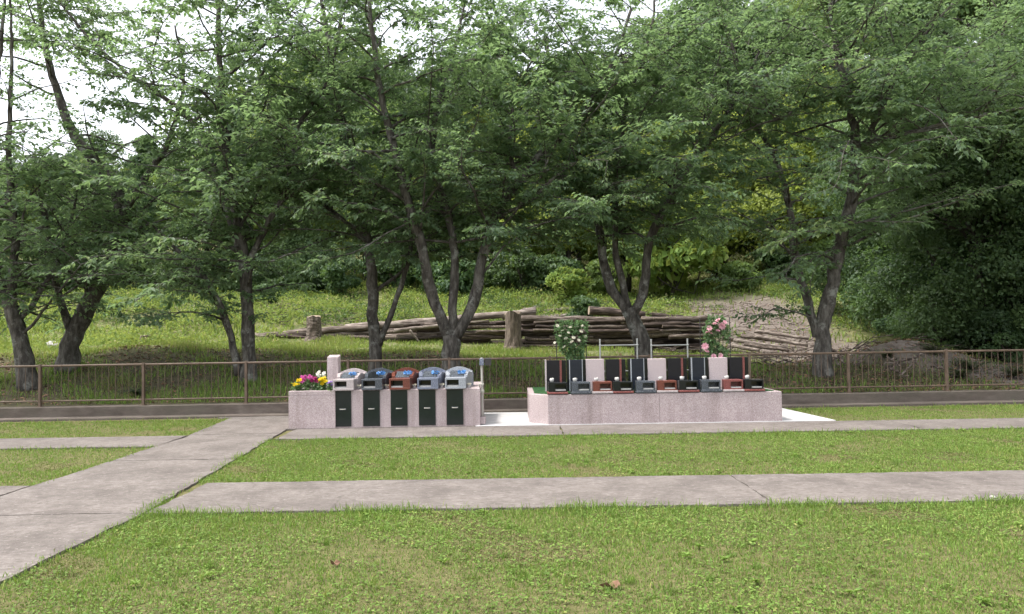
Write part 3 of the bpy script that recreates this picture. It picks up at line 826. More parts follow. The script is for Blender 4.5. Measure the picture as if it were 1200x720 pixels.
# overgrown tufts along the path edges
def edge_tufts(p0, p1, n, hh=.075):
    t = rg.random(n); w = vnoise(t * np.hypot(p1[0] - p0[0], p1[1] - p0[1]), 0 * t, 3.7, p0[1]) > rg.uniform(-.4, 1.0, n)
    t = t[w]; X = p0[0] + (p1[0] - p0[0]) * t; Y = p0[1] + (p1[1] - p0[1]) * t
    X = X + rg.normal(0, .045, len(X)); Y = Y + rg.normal(0, .045, len(X))
    h = rg.gamma(5, hh / 6, len(X))
    chunks.append((X, Y, 0 * X + .005, np.clip(h * .85, .02, .13), rg.uniform(.004, .009, len(X)), np.clip(rg.normal(.6, .2, len(X)), 0, 1)))
edge_tufts((-3.15, 6.45), (5.2, 6.45), 9000)
edge_tufts((-3.3, 7.82), (7, 7.82), 2500, .04)
edge_tufts((-3.5, 11.0), (8.5, 11.0), 6000, .06)
edge_tufts((-3.18, 3.6), (-3.18, 6.4), 1500, .05)
edge_tufts((-3.2, 6.5), (-3.32, 7.8), 1400, .05)
edge_tufts((-3.32, 7.8), (-3.57, 11), 2400, .06)
edge_tufts((-4.97, 7.8), (-4.97, 10.5), 1200, .05)
edge_tufts((-5, 11.6), (-5.25, 13.9), 900, .05)
edge_tufts((-11, 10.49), (-5, 10.49), 2500, .05)
edge_tufts((5.1, 14.2), (11, 14.35), 2000, .05)
nc = 900
cx_, cy_ = rg.uniform(-4.2, 9, nc), rg.uniform(3.6, 11, nc)
k = ((cy_ < 6.42) | (cy_ > 7.84)) & (cx_ > pathR(cy_) + .06) & (np.abs(cx_) < cy_ * .72 + .5) & (vnoise(cx_, cy_, 1.7, 11) > rg.uniform(-.9, .9, nc))
cx_, cy_ = cx_[k], cy_[k]; nc = len(cx_); per = 34
rad_ = np.repeat(rg.uniform(.02, .075, nc), per); tn = np.repeat(np.clip(rg.normal(.52, .18, nc), .2, .95), per); hh_ = np.repeat(rg.uniform(.03, .085, nc), per)
an = rg.uniform(0, 6.28, nc * per); q = np.sqrt(rg.random(nc * per)) * rad_
chunks.append((np.repeat(cx_, per) + np.cos(an) * q, np.repeat(cy_, per) + np.sin(an) * q, 0 * q, hh_ * rg.uniform(.4, 1.1, nc * per), rg.uniform(.003, .007, nc * per), np.clip(tn + rg.normal(0, .1, nc * per), 0, 1)))
cat_ = [np.concatenate([c[i] for c in chunks]) for i in range(6)]
blades('lawn_grass', cat_[0], cat_[1], cat_[2], cat_[3], cat_[4], M['grass'], 5, lean=.85, tint=cat_[5])
print('blades', len(cat_[0]))
# low broad-leaved weeds between the blades
n = 110000
X = rg.uniform(-4.5, 7, n); Y = rg.uniform(3.4, 11, n)
k = ((Y < 6.44) | (Y > 7.8)) & (X > pathR(Y) + .03) & (vnoise(X, Y, 3.3, 9) + vnoise(X, Y, 9, 4) * .5 > -.25) & (np.abs(X) < Y * .72 + .6)
X, Y = X[k], Y[k]; n = len(X)
an = rg.uniform(0, 6.28, n)
D = np.stack([np.cos(an), np.sin(an), rg.uniform(-.1, .5, n)], 1)
V, F = leaf_geo(np.stack([X, Y, rg.uniform(.006, .03, n)], 1), D, np.array([0, 0, 1.]) + rg.normal(0, .25, (n, 3)), rg.uniform(.014, .034, n), rg.uniform(.010, .018, n), .1, .1)
tag(np_mesh('lawn_weeds', V, F, M['grass'], np.repeat(np.clip(rg.normal(.46, .2, n) + .22 * vnoise(X, Y, 2.6, 5), 0, 1), 4)), kind='stuff')

n = 70
X = rg.uniform(-4.2, 8, n); Y = rg.uniform(3.8, 11, n)
k = ((Y < 6.4) | (Y > 7.85)) & (X > pathR(Y) + .1) & (np.abs(X) < Y * .72 + .4)
X, Y = np.repeat(X[k], 16), np.repeat(Y[k], 16); n = len(X)
an = rg.uniform(0, 6.28, n)
D = np.stack([np.cos(an), np.sin(an), rg.uniform(.15, .9, n)], 1)
V, F = leaf_geo(np.stack([X, Y, rg.uniform(.01, .03, n)], 1), D, np.array([0, 0, 1.]) + rg.normal(0, .2, (n, 3)), rg.uniform(.025, .06, n), rg.uniform(.010, .02, n), .1, .25)
tag(np_mesh('lawn_rosettes', V, F, M['grass'], np.repeat(np.clip(rg.normal(.64, .12, n), 0, .9), 4)), kind='stuff')

def slope_cover(name, n, x0, x1, y0, y1, hmin, hmax, wmin, wmax, seed, cond=None, tmean=.5, mat='weed'):
    rng = np.random.default_rng(seed)
    X = rng.uniform(x0, x1, n); Y = rng.uniform(y0, y1, n)
    k = np.abs(X) < Y * .74 + 1.5
    p = vnoise(X, Y, .9, seed) * .6 + vnoise(X, Y, 2.3, seed + 1) * .5
    k &= rng.random(n) < np.clip(.5 + 1.0 * p, .05, 1)
    if cond is not None: k &= cond(X, Y, rng)
    X, Y, p = X[k], Y[k], p[k]
    h = rng.uniform(hmin, hmax, len(X)) * (1 + .5 * p)
    blades(name, X, Y, H(X, Y), h, rng.uniform(wmin, wmax, len(X)), M[mat], seed, .9, np.clip(tmean + .06 + .25 * vnoise(X, Y, 1.6, seed + 4) + rng.normal(0, .22, len(X)), 0, 1))
def off_track(X, Y, rng):
    xx = X - (8.6 + (Y - 24) * .06)
    tr = (xx > -1.4) & (xx < 2.6 + np.maximum(27 - Y, 0) * .6) & (Y < 35)
    return ~tr | (rng.random(len(X)) < .13)
slope_cover('slope_weeds', 80000, -28, 28, 24, 46, .12, .36, .03, .075, 31, lambda X, Y, r: off_track(X, Y, r) & ~((X > -7.8) & (X < 6.6) & (Y < 27.2)) & ((X < 4) | (r.random(len(X)) < .6)), .5)
slope_cover('terrace_grass', 70000, -18, 8, 19.6, 25.6, .06, .17, .012, .03, 32, lambda X, Y, r: off_track(X, Y, r) & ((X < 5) | (r.random(len(X)) < .3)), .58)
slope_cover('bank_grass', 60000, -13, 12, 15.2, 19.8, .04, .16, .008, .02, 33, lambda X, Y, r: (X < 6.5) | (r.random(len(X)) < .25), .25, 'grass')
# bushy broad-leaved weeds in mounds
def weed_mounds(name, nm, x0, x1, y0, y1, seed, cond, per=46, mat='weed'):
    rng = np.random.default_rng(seed)
    X = rng.uniform(x0, x1, nm); Y = rng.uniform(y0, y1, nm)
    k = (np.abs(X) < Y * .74 + 1) & cond(X, Y, rng) & (rng.random(nm) < np.clip(.5 + .8 * vnoise(X, Y, .8, seed), .05, 1))
    X, Y = X[k], Y[k]; nm = len(X)
    R = rng.uniform(.15, .6, nm); tt_ = rng.normal(.42, .27, nm)
    d = unit(rng.normal(0, 1, (nm, per, 3))); d[..., 2] = np.abs(d[..., 2])
    P = np.stack([X, Y, H(X, Y)], 1)[:, None] + d * R[:, None, None] * rng.uniform(.6, 1.1, (nm, per, 1)) * np.array([1.2, 1.2, .85])
    P = P.reshape(-1, 3); d = d.reshape(-1, 3); n = len(P)
    V, F = leaf_geo(P, rng.normal(0, 1, (n, 3)) * .8 + d * .5, d * .5 + np.array([0, 0, .7]) + rng.normal(0, .4, (n, 3)), rng.uniform(.07, .16, n), rng.uniform(.035, .075, n))
    t = np.clip(np.repeat(tt_, per) + rng.normal(0, .15, n), 0, 1)
    tag(np_mesh(name, V, F, M[mat], np.repeat(t, 4)), kind='stuff')
weed_mounds('slope_undergrowth', 5200, -27, 27, 27, 45, 41, lambda X, Y, r: off_track(X, Y, r) & ((X < 5) | (r.random(len(X)) < .5)))
weed_mounds('terrace_undergrowth', 260, -17, -7.5, 21, 27, 42, lambda X, Y, r: Y > 21, 30)

weed_mounds('darker_undergrowth', 1500, -27, 27, 27.5, 39, 45, lambda X, Y, r: off_track(X, Y, r), 60, 'shrub')
# dead sticks and brush strewn round the log piles and the track
n = 900
X = rg.uniform(-11, 11, n); Y = rg.uniform(26.8, 34, n)
X2 = rg.uniform(4.5, 11, n); Y2 = rg.uniform(18.5, 30, n); sel = rg.random(n) < .4
X = np.where(sel, X2, X); Y = np.where(sel, Y2, Y)
an = rg.uniform(0, 6.28, n); ln = rg.uniform(.2, .9, n)
Xb, Yb = X + np.cos(an) * ln, Y + np.sin(an) * ln * .6
V, F = prisms(np.stack([X, Y, H(X, Y) + rg.uniform(.02, .2, n)], 1), np.stack([Xb, Yb, H(Xb, Yb) + rg.uniform(.02, .3, n)], 1), .018, .008)
tag(np_mesh('brushwood_debris', V, F, M['log_grey']), kind='stuff')

# leaf litter on the bank
n = 13000
X = rg.uniform(-14, 13, n); Y = rg.uniform(15.2, 20.4, n)
k = np.arange(n) % 13
X = np.where(k > 9, rg.uniform(3, 13, n), X); Y = np.where(k > 9, rg.uniform(20, 34, n), np.where((k > 5) & (X < 0), rg.uniform(18.4, 20.6, n), Y))
an = rg.uniform(0, 6.28, n)
V, F = leaf_geo(np.stack([X, Y, H(X, Y) + .012], 1), np.stack([np.cos(an), np.sin(an), rg.uniform(-.1, .4, n)], 1), np.array([0, 0, 1.]) + rg.normal(0, .35, (n, 3)), rg.uniform(.05, .11, n), rg.uniform(.03, .06, n))
tag(np_mesh('leaf_litter', V, F, M['dryleaf'], np.repeat(rg.random(n), 4)), kind='stuff')

# ------------------------------------------------------------------ logs
def log(pa, pb, r, mat, label, group=None, Y=26.2, Yb=None, taper=.8, ground=False):
    r *= .84
    a = at(pa[0], pa[1], Y); b = at(pb[0], pb[1], Yb or Y)
    a = Vector(a); b = Vector(b)
    if ground:
        a.z = hz(a.x, a.y) + r * .8; b.z = hz(b.x, b.y) + r * .8
    rr = random.Random(int(pa[0] * 31 + pa[1] * 7))
    n = 9; c = (a + b) / 2; pts = []; rad = []
    for i in range(n):
        t = i / (n - 1)
        p = a.lerp(b, t) - c
        if 0 < i < n - 1: p += Vector((0, rr.uniform(-.25, .25) * r, rr.uniform(-.2, .2) * r))
        pts.append(p); rad.append(r * (1 + (taper - 1) * t) * rr.uniform(.92, 1.08))
    o = MB().tube(pts, rad, 10, m=0, mcap=1, jit=.05, rng=rr).build('log', [M[mat], M['log_end']], smooth=False)
    for p in o.data.polygons: p.use_smooth = len(p.vertices) == 4
    o.location = c
    return tag(o, label, 'log', group)
LG = 'logs stacked in the low pile beyond the cherry trees'
RG = 'logs stacked in the tall dark pile'
log((298, 396), (445, 382), .17, 'log_grey', 'long weathered grey log sloping up along the top of the low pile', Y=26.0)
log((405, 385), (628, 366), .17, 'log_pale', 'longest pale log capping the low pile behind the three-stemmed cherry', Y=26.2)
for a, b_, r, m, y in [((300, 403), (430, 396), .17, 'log_dark', 25.9), ((345, 400), (480, 391), .16, 'log_dark', 26.4), ((430, 403), (575, 399), .18, 'log_dark', 26.0), ((450, 396), (603, 389), .15, 'log_grey', 25.8), ((470, 389), (600, 379), .15, 'log_dark', 26.4),
                        ((500, 405), (640, 405), .19, 'log_dark', 26.1), ((380, 394), (470, 388), .13, 'log_grey', 26.0), ((520, 396), (612, 393), .16, 'log_dark', 26.3), ((250, 402), (330, 398), .12, 'log_grey', 26.3), ((205, 403), (268, 399), .10, 'log_grey', 26.4)]:
    log(a, b_, r, m, 'weathered round log stacked in the low pile beyond the cherry trees', LG, Y=y)
log((462, 388), (520, 381), .08, 'log_pale', 'short bleached branch lying askew on the low log pile', Y=25.6)
log((480, 387), (492, 402), .05, 'log_pale', 'thin bleached stick leaning against the front of the low log pile', Y=25.5)
rows = [(374, 604, 748, 'log_grey'), (381, 612, 742, 'log_pale'), (388, 598, 735, 'log_dark'), (394, 615, 750, 'log_grey'), (400, 600, 742, 'log_dark'), (406, 610, 752, 'log_dark'), (411, 604, 745, 'log_dark'),
        (375, 752, 832, 'log_grey'), (382, 744, 836, 'log_dark'), (388, 756, 830, 'log_dark'), (394, 740, 834, 'log_dark'), (400, 752, 838, 'log_dark'), (406, 742, 832, 'log_dark'), (411, 750, 836, 'log_dark')]
for k, (y, xa, xb, m) in enumerate(rows):
    log((xa, y + rt.uniform(-1, 1)), (xb, y - 1 + rt.uniform(-1.5, 1.5)), rt.uniform(.12, .17) if k not in (0, 1, 7) else .15, m,
        {0: 'weathered grey log topmost on the tall dark pile beside the brown stump', 1: 'bleached log second from the top of the tall dark pile', 7: 'grey-topped log topmost on the darker half of the tall pile'}.get(k, 'dark round log stacked in the tall pile behind the rose trellises'),
        None if k in (0, 1, 7) else RG, Y=24.6 + (k % 3) * .15 - (411 - y) * .004)
for k, (y, xa, xb) in enumerate([(378, 600, 700), (385, 660, 800), (391, 640, 760), (397, 680, 810), (403, 640, 800), (409, 660, 790)]):
    log((xa, y), (xb, y), .19, 'log_dark', 'dark round log stacked in the tall pile behind the rose trellises', RG, Y=25.1)
for k in range(64):
    right = k % 3 != 0
    xa = rt.uniform(598, 790) if right else rt.uniform(300, 560)
    ya = rt.uniform(374, 412) if right else rt.uniform(386, 404) - (xa - 300) * .035
    ln = rt.uniform(35, 95)
    log((xa, ya), (min(xa + ln, 842), ya + rt.uniform(-4, 3)), rt.uniform(.045, .10), rt.choice(['log_dark', 'log_grey', 'log_dark', 'stump_brown']),
        'thin rough branch jammed among the bigger logs of the ' + ('tall dark pile' if right else 'low pile'), 'thin branches in the ' + ('tall dark pile' if right else 'low pile'), Y=(24.25 if right else 25.75) + rt.uniform(-.1, .15))
log((626, 349), (664, 351), .13, 'log_pale', 'short pale log lying nearer of two on the slope above the piles', Y=31, ground=True)
log((638, 345), (666, 346), .12, 'log_pale', 'short pale log lying farther of two on the slope above the piles', Y=32.2, ground=True)
log((588, 372), (628, 362), .14, 'log_pale', 'short pale log end poking up behind the brown stump', Y=26.8)
log((690, 364), (756, 370), .2, 'log_dark', 'dark log half hidden behind the leaning cherry above the tall pile', Y=27.6)
log((735, 352), (800, 360), .16, 'log_dark', 'dark fallen log lying in the grass above the tall pile', Y=30, ground=True)
PG = 'bleached poles lying by the bare track'
for a, b_, y1, y2, lab in [((884, 388), (948, 397), 24.2, 23.6, 'bleached pole farthest back of those by the bare track'), ((884, 394), (947, 405), 23.6, 23.0, 'thickest bleached pole lying in the middle by the bare track'),
                 ((860, 399), (922, 408), 23.2, 22.4, 'bleached pole between the thickest pole and the pink roses'), ((856, 405), (890, 411), 22.6, 22.0, 'short bleached pole nearest the pink roses by the bare track')]:
    log(a, b_, .075, 'log_pale', lab, None, Y=y1, Yb=y2)
for a, b_, y1, y2 in [((868, 394), (930, 402), 23.8, 23.2), ((846, 396), (900, 405), 23.4, 22.9), ((872, 404), (925, 411), 22.8, 22.2)]:
    log(a, b_, .07, 'log_grey', 'grey pole lying half buried among the bleached poles', 'grey poles by the bare track', Y=y1, Yb=y2)

# stumps and rock
def stump(px, ytop, Y, r, mat, label, name='tree_stump', lean=0.0):
    p = at(px, ytop, Y); z0 = hz(p.x, Y)
    rr = random.Random(int(px))
    hgt = p.z - z0
    pts = [(lean * t, 0, hgt * t) for t in (-.15, 0, .12, .35, .7, 1.0)]
    rad = [r * k for k in (1.5, 1.4, 1.12, 1.0, .97, .93)]
    root = thing(name, label, 'stump', (p.x - lean, Y, z0))
    m = MB().tube(pts, rad, 14, m=0, mcap=1, jit=.09, rng=rr)
    for i in range(14):   # ragged rim
        v = m.v[-14 + i]; m.v[-14 + i] = (v[0], v[1], v[2] + rr.uniform(-.10, .06) * min(1, hgt))
    m.build('stump_body', [M[mat], M['log_end']], root)
    return root
stump(368, 371, 25.3, .24, 'log_grey', 'ragged pale grey stump standing in front of the low log pile')
stump(601, 366, 23.9, .27, 'stump_brown', 'tall brown stump standing where the two log piles meet')
stump(172, 393, 22.5, .20, 'log_grey', 'small low grey stump in the open grass beside the bent cherry tree')
def rock(px, py, Y, r, label, mat='rock', name='rock', onz=None):
    p = at(px, py, Y); z = hz(p.x, Y) if onz is None else onz
    bm = bmesh.new(); bmesh.ops.create_icosphere(bm, subdivisions=3, radius=1)
    rr = random.Random(int(px))
    for v in bm.verts:
        q = v.co; s = 1 + .16 * math.sin(q.x * 3.1 + px) + .12 * math.sin(q.y * 4.3 + 1) + .1 * math.sin(q.z * 5 + q.x * 2)
        v.co = Vector((q.x * r * 1.3 * s, q.y * r * s, (q.z * .62 + .35) * r * s))
    me = bpy.data.meshes.new(name); bm.to_mesh(me); bm.free(); me.materials.append(M[mat])
    o = link(name, me); o.location = (p.x, Y, z)
    return tag(o, label, 'rock')
rock(66, 378, 23, .22, 'pale rounded boulder in the grass between the two trees at the end of the railing')
rock(700, 353, 29.3, .17, 'small white rock below the dark glossy shrub')
p = onground(1164, 587)
rock(1164, 587, p.y, .024, 'small pale stone at the near edge of the nearer footpath', onz=.02, name='stone', mat='pipe')
# fallen leaves on lawn
p = onground(716, 692)
def dead_leaf(px, py, s, label):
    p = onground(px, py)
    m = MB(); rr = random.Random(px)
    vs = []; n = 10
    for i in range(n):
        an = 6.283 * i / n; r = s * (1 + .35 * math.sin(an * 3 + px)) * (1.5 if i in (0, 5) else 1)
        vs.append((math.cos(an) * r * 1.4, math.sin(an) * r, .018 * math.sin(an * 2) + .022))
    vs.append((0, 0, .012))
    m.add(vs, [(i, (i + 1) % n, n) for i in range(n)])
    vs2 = [(x, y, z - .004) for x, y, z in vs]
    m.add(vs2, [((i + 1) % n, i, n) for i in range(n)])
    o = m.build('fallen_leaf', M['dryleaf']); o.location = (p.x, p.y, .012)
    tag(o, label, 'fallen leaf')
dead_leaf(716, 692, .03, 'large curled brown leaf lying on the near lawn')
dead_leaf(392, 665, .016, 'small brown leaf lying on the near lawn beside a bare patch')

# exposed roots, fallen branches, ferns on the shaded bank
rr = random.Random(9)
root = thing('exposed_roots', 'tangle of pale exposed roots on the shaded bank behind the railing', 'roots')
m = MB()
for k in range(16):
    x0 = rr.uniform(7.2, 9.6); y0 = rr.uniform(16.2, 17.8)
    p = Vector((x0, y0, hz(x0, y0) + rr.uniform(.25, .6))); pts = []
    d = Vector((rr.uniform(-1, .4), rr.uniform(-.6, -.1), rr.uniform(-.35, -.15)))
    for i in range(7):
        q = p + d * (i * .16) + Vector((rr.uniform(-.04, .04), 0, rr.uniform(-.04, .04)))
        q.z = max(q.z, hz(q.x, q.y) + .02); pts.append(q)
    MB().tube(pts, [rr.uniform(.018, .045) * (1 - .09 * i) for i in range(7)], 6, jit=.1, rng=rr).build('root', M['log_grey'], root, smooth=True)
def fern(x, y, s, label, group, n=13):
    rng = np.random.default_rng(int(abs(x * 100)))
    r = thing('fern', label, 'fern', (x, y, hz(x, y)), 0, group)
    PP, DD, NN, LL = [], [], [], []
    st = MB()
    for k in range(n):
        an = rng.uniform(0, 6.283); L = s * rng.uniform(.7, 1.1); el = rng.uniform(.9, 1.35)
        pts = []
        for i in range(9):
            t = i / 8
            rad = L * (math.cos(el) * t + .45 * t * t); z = L * (math.sin(el) * t - .75 * t * t)
            pts.append((math.cos(an) * rad, math.sin(an) * rad, z + .02))
        st.tube(pts, np.linspace(.008, .002, 9), 4, caps=False)
        pts = np.array(pts); tg = np.gradient(pts, axis=0); sd = np.array([-math.sin(an), math.cos(an), 0])
        for i in range(1, 9):
            for sgn in (1, -1):
                for q in (0, .5):
                    b = pts[i] * (1 - q) + pts[max(i - 1, 0)] * q
                    PP.append(b); DD.append(sd * sgn + unit(tg[i]) * .35 + np.array([0, 0, -.15])); NN.append([0, 0, 1]); LL.append(L * .2 * (1.05 - i / 9))
    st.build('stem', M['bark_dark'], r)
    V, F = leaf_geo(np.array(PP), np.array(DD), np.array(NN, float), np.array(LL), np.array(LL) * .3, .05, .1)
    np_mesh('foliage', V, F, M['fern'], np.repeat(rng.random(len(PP)), 4), r)
for x, y, s in ((9.9, 16.6, .8), (10.5, 17.2, .95), (11.1, 16.7, .85), (11.8, 17.2, .95), (12.3, 16.6, .8), (10.0, 17.8, .9), (8.9, 17.9, .7)):
    fern(x, y, s, 'drooping fern on the shaded bank behind the last bays of railing', 'ferns on the shaded bank')
fern(-7.9, 15.9, .55, 'tall green grassy clump behind the railing below the bent cherry tree', None, 22)

# ------------------------------------------------------------------ left memorial: niche block
ZB = .03
nb_ = thing('niche_block', 'pink granite block with five black doors in its front', 'memorial')
X0, X1, XP = -3.64, -.545, -2.885
FY, BY, TZ = 12.23, 13.95, .635
m = MB(); m.box(XP + .004, X1, FY, BY, ZB, TZ, b=.008); m.build('body', M['pink'], nb_)
m = MB(); m.prism([(X0, FY - .03), (XP, FY - .03), (XP, BY - .35), (X0, BY - .35)], ZB, TZ - .07, b=.008)
m.build('planter', M['pink'], nb_)
m = MB(); rim = [(X0, XP, FY - .03, FY + .05), (X0, XP, BY - .43, BY - .35), (X0, X0 + .08, FY + .052, BY - .432), (XP - .08, XP, FY + .052, BY - .432)]
for r_ in rim: m.box(r_[0], r_[1], r_[2], r_[3], TZ - .069, TZ, b=.006)
m.build('planter_rim', M['pink'], nb_)
m = MB(); m.box(X0 + .085, XP - .085, FY + .055, BY - .435, TZ - .069, TZ - .02); m.build('soil', M['bark_dark'], nb_)
door_px = [401.5, 435, 467.5, 500.5, 533]
DX = [at(p, 480, 12.2).x for p in door_px]
dw = .135
for x in DX:
    m = MB(); m.box(x - dw, x + dw, FY - .012, FY + .02, ZB + .02, TZ - .012, b=.003); d = m.build('niche_door', M['door'], nb_)
    h = MB(); h.tube([(x - .045, FY - .022, .33), (x - .03, FY - .03, .328), (x + .03, FY - .03, .328), (x + .045, FY - .022, .33)], .006, 6); h.build('handle', M['pipe'], d)
    h = MB(); h.box(x - .055, x + .055, FY - .0125 - .004, FY - .0125, .315, .343); h.build('handle_plate', M['darkgrey'], d)

# pale stele standing behind planter
x = at(389, 440, 12.85).x
ps = thing('stone_pillar', 'slim pale granite pillar with a slanted top behind the planter flowers', 'pillar', (x, 13.0, TZ))
m = MB(); w2 = .095
zt = at(389, 417, 12.95).z - TZ
m.add([(-w2, -.09, .12), (w2, -.09, .12), (w2, .09, .12), (-w2, .09, .12), (-w2, -.09, zt - .03), (w2, -.09, zt - .03), (w2, .09, zt + .01), (-w2, .09, zt + .01)],
      [(0, 1, 5, 4), (1, 2, 6, 5), (2, 3, 7, 6), (3, 0, 4, 7), (4, 5, 6, 7), (3, 2, 1, 0)])
m.build('shaft', M['pinkpol'], ps)
MB().box(-.13, .13, -.14, .13, 0.0, .119, b=.008).build('plinth', M['palegran'], ps)

# the five tombstones
def tombstone(x, mat, label):
    r = thing('tombstone', label, 'tombstone', (x, FY - .05, TZ + .002))
    w = .168
    # front altar box with an open recess
    m = MB()
    m.box(-w, w, 0, .30, 0, .03, b=.003); m.box(-w, w, 0, .30, .145, .175, b=.003)
    m.box(.055, w, .002, .30, .0305, .1445); m.box(-w, -w + .025, .002, .30, .0305, .1445); m.box(-w + .0255, .0545, .2, .299, .0305, .1445)
    m.build('altar_box', M[mat], r)
    MB().box(-w + .03, .05, .03, .195, .031, .055).build('tray', M['ceramic'], r)
    MB().box(-w + .027, .053, .1955, .1995, .031, .144).build('recess_shade', M['black'], r)  # thin black sheet painting the shade inside the open recess
    # sloping body behind, wider to the back
    w1, w2, y0, y1 = .168, .235, .301, .74
    m = MB()
    m.add([(-w1, y0, 0), (w1, y0, 0), (w2, y1, 0), (-w2, y1, 0), (-w1, y0, .165), (w1, y0, .165), (w2, y1, .215), (-w2, y1, .215)],
          [(0, 1, 5, 4), (1, 2, 6, 5), (2, 3, 7, 6), (3, 0, 4, 7), (4, 5, 6, 7), (3, 2, 1, 0)])
    m.build('body', M[mat], r)
    # scrolled side wings
    for s in (-1, 1):
        m = MB(); prof = []
        n = 9
        for i in range(n):
            t = i / (n - 1); prof.append((y0 + .02 + (y1 - y0 - .02) * t, .2 + .07 * t + .028 * math.sin(t * 5.2)))
        vs = []
        for y, z in prof:
            wx = w1 + (w2 - w1) * (y - y0) / (y1 - y0)
            xo, xi = s * (wx + .004), s * (wx - .05)
            vs += [(xo, y, .10), (xo, y, z), (xi, y, z), (xi, y, .10)]
        fs = []
        for i in range(n - 1):
            for k in range(4):
                q = (i * 4 + k, i * 4 + (k + 1) % 4, (i + 1) * 4 + (k + 1) % 4, (i + 1) * 4 + k); fs.append(q if s > 0 else q[::-1])
        fs += [(0, 1, 2, 3), tuple((n - 1) * 4 + k for k in (3, 2, 1, 0))]
        m.add(vs, fs); m.build('wing', M[mat], r)
    # slanted inscription panel
    m = MB(); zf, zb_, yf, yb = .185, .262, .31, .64
    m.add([(-.115, yf, zf - .015), (.115, yf, zf - .015), (.13, yb, zb_ - .03), (-.13, yb, zb_ - .03), (-.115, yf, zf), (.115, yf, zf), (.13, yb, zb_), (-.13, yb, zb_)],
          [(0, 1, 5, 4), (1, 2, 6, 5), (2, 3, 7, 6), (3, 0, 4, 7), (4, 5, 6, 7), (3, 2, 1, 0)])
    m.build('slanted_panel', M['darkgrey'] if mat != 'darkgrey' else M['black'], r)
    # arched back stone with shoulders
    n = 15; prof = [(-.25, 0)] + [(-.25, .20)]
    for i in range(n):
        t = -1 + 2 * i / (n - 1); prof.append((t * .235, .235 + .085 * math.cos(t * 1.45)))
    prof += [(.25, .20), (.25, 0)]
    m = MB(); k = len(prof); yf, yb = .742, .86
    m.add([(p, yf, z) for p, z in prof] + [(p, yb, z) for p, z in prof], [tuple(range(k)), tuple(range(2 * k - 1, k - 1, -1))] + [(i + 1, i, k + i, k + i + 1) for i in range(k - 1)] + [(0, k - 1, 2 * k - 1, k)])
    m.build('arched_back', M[mat], r)
    return r
TL_ = [('palegran', 'cream granite tombstone with an arched back, nearest the planter flowers'), ('darkgrey', 'charcoal granite tombstone with an arched back between the cream and red ones'),
       ('redbrown', 'red-brown granite tombstone with an arched back above the middle door'), ('bluegrey', 'blue-grey granite tombstone with an arched back next to the red-brown one'),
       ('lightgrey', 'light grey granite tombstone with an arched back at the metal pole end')]
def petals(name, mats, cs, parent, seed, r=.03, npet=6, loc=None):
    rng = np.random.default_rng(seed)
    P, D, N, L = [], [], [], []
    for c in cs:
        nrm = unit(rng.normal(0, .5, 3) + np.array([0, -.7, .7]))
        a = unit(np.cross(nrm, [.3, .2, .9])); b = np.cross(nrm, a)
        for ring, (cnt, up, ln) in enumerate(((npet, .15, 1.0), (npet - 1, .6, .75), (3, 1.6, .5))):
            for k in range(cnt):
                an = 6.283 * k / cnt + ring * .5
                d = a * math.cos(an) + b * math.sin(an) + nrm * up
                P.append(c); D.append(d); N.append(nrm - .3 * (a * math.cos(an) + b * math.sin(an))); L.append(r * ln)
    L = np.array(L)
    V, F = leaf_geo(np.array(P), np.array(D), np.array(N), L, L * .85, .12, -.05)
    return np_mesh(name, V, F, mats, np.repeat(rng.random(len(P)), 4), parent)
nick = ['cream', 'charcoal', 'red-brown', 'blue-grey', 'light grey']
for i, x in enumerate(DX):
    tombstone(x + .015, TL_[i][0], TL_[i][1])
    o = thing('blue_flower_ornament', 'small bright blue flower ornament lying on the %s tombstone' % nick[i], 'ornament', (x + .1, FY + .33, TZ + .225))
    petals('blossom', M['blueglass'], [np.array([dx, dy, .03]) for dx, dy in ((-.045, 0), (.0, .02), (.045, 0), (.02, -.03))], o, 60 + i, .04, 5)
    MB().tube([(-.05, 0, 0), (0, .01, .012), (.05, 0, 0)], .012, 6).build('stem', M['blueglass'], o)
    # small white flower dish between the stones
    xg = x + .215
    o = thing('flower_dish', 'small white dish with pale petals just beside the %s tombstone' % nick[i], 'dish', (xg, FY + .22, TZ + .002))
    m = MB(); m.tube([(0, 0, 0), (0, 0, .035), (0, 0, .045)], [.026, .034, .040], 12); m.build('bowl', M['ceramic'], o, smooth=False)
    petals('petals', M['petal_cream'], [np.array([dx, dy, .05]) for dx, dy in ((-.02, 0), (.02, .01), (0, -.015))], o, 80 + i, .03, 5)

# planter flowers
def flower_clump(px, py, Y, mat, nfl, spread, label, r=.032, hgt=.1, seed=1):
    r *= 1.25; nfl = int(nfl * 1.3); p = at(px, py - 3.5, Y)
    root = thing('flower_plant', label, 'flowers', (p.x, Y, TZ - .02))
    rng = np.random.default_rng(seed)
    top = max(.06, p.z - TZ + .02)
    n = 150
    P = np.stack([rng.normal(0, spread * .6, n), rng.normal(0, .05, n), rng.uniform(.0, top * .8, n)], 1)
    V, F = leaf_geo(P, rng.normal(0, 1, (n, 3)) + np.array([0, -.2, .5]), rng.normal(0, .5, (n, 3)) + np.array([0, -.4, 1]), rng.uniform(.04, .07, n), rng.uniform(.02, .035, n))
    np_mesh('foliage', V, F, M['flower_leaf'], np.repeat(rng.random(n), 4), root)
    for k in range(nfl):
        c = np.array([rng.uniform(-spread, spread), rng.uniform(-.06, .03) - .03, top + rng.uniform(-.45, .12) * min(top, .14)])
        petals('bloom', mat, [c], root, seed * 50 + k, r, 6)
flower_clump(349, 450, 12.36, M['petal_yellow'], 9, .07, 'yellow flowers at the outer end of the planter', seed=2)
flower_clump(359, 446, 12.40, M['petal_pink'], 10, .08, 'pale pink flowers in the planter beside the outer yellow ones', seed=3, r=.04)
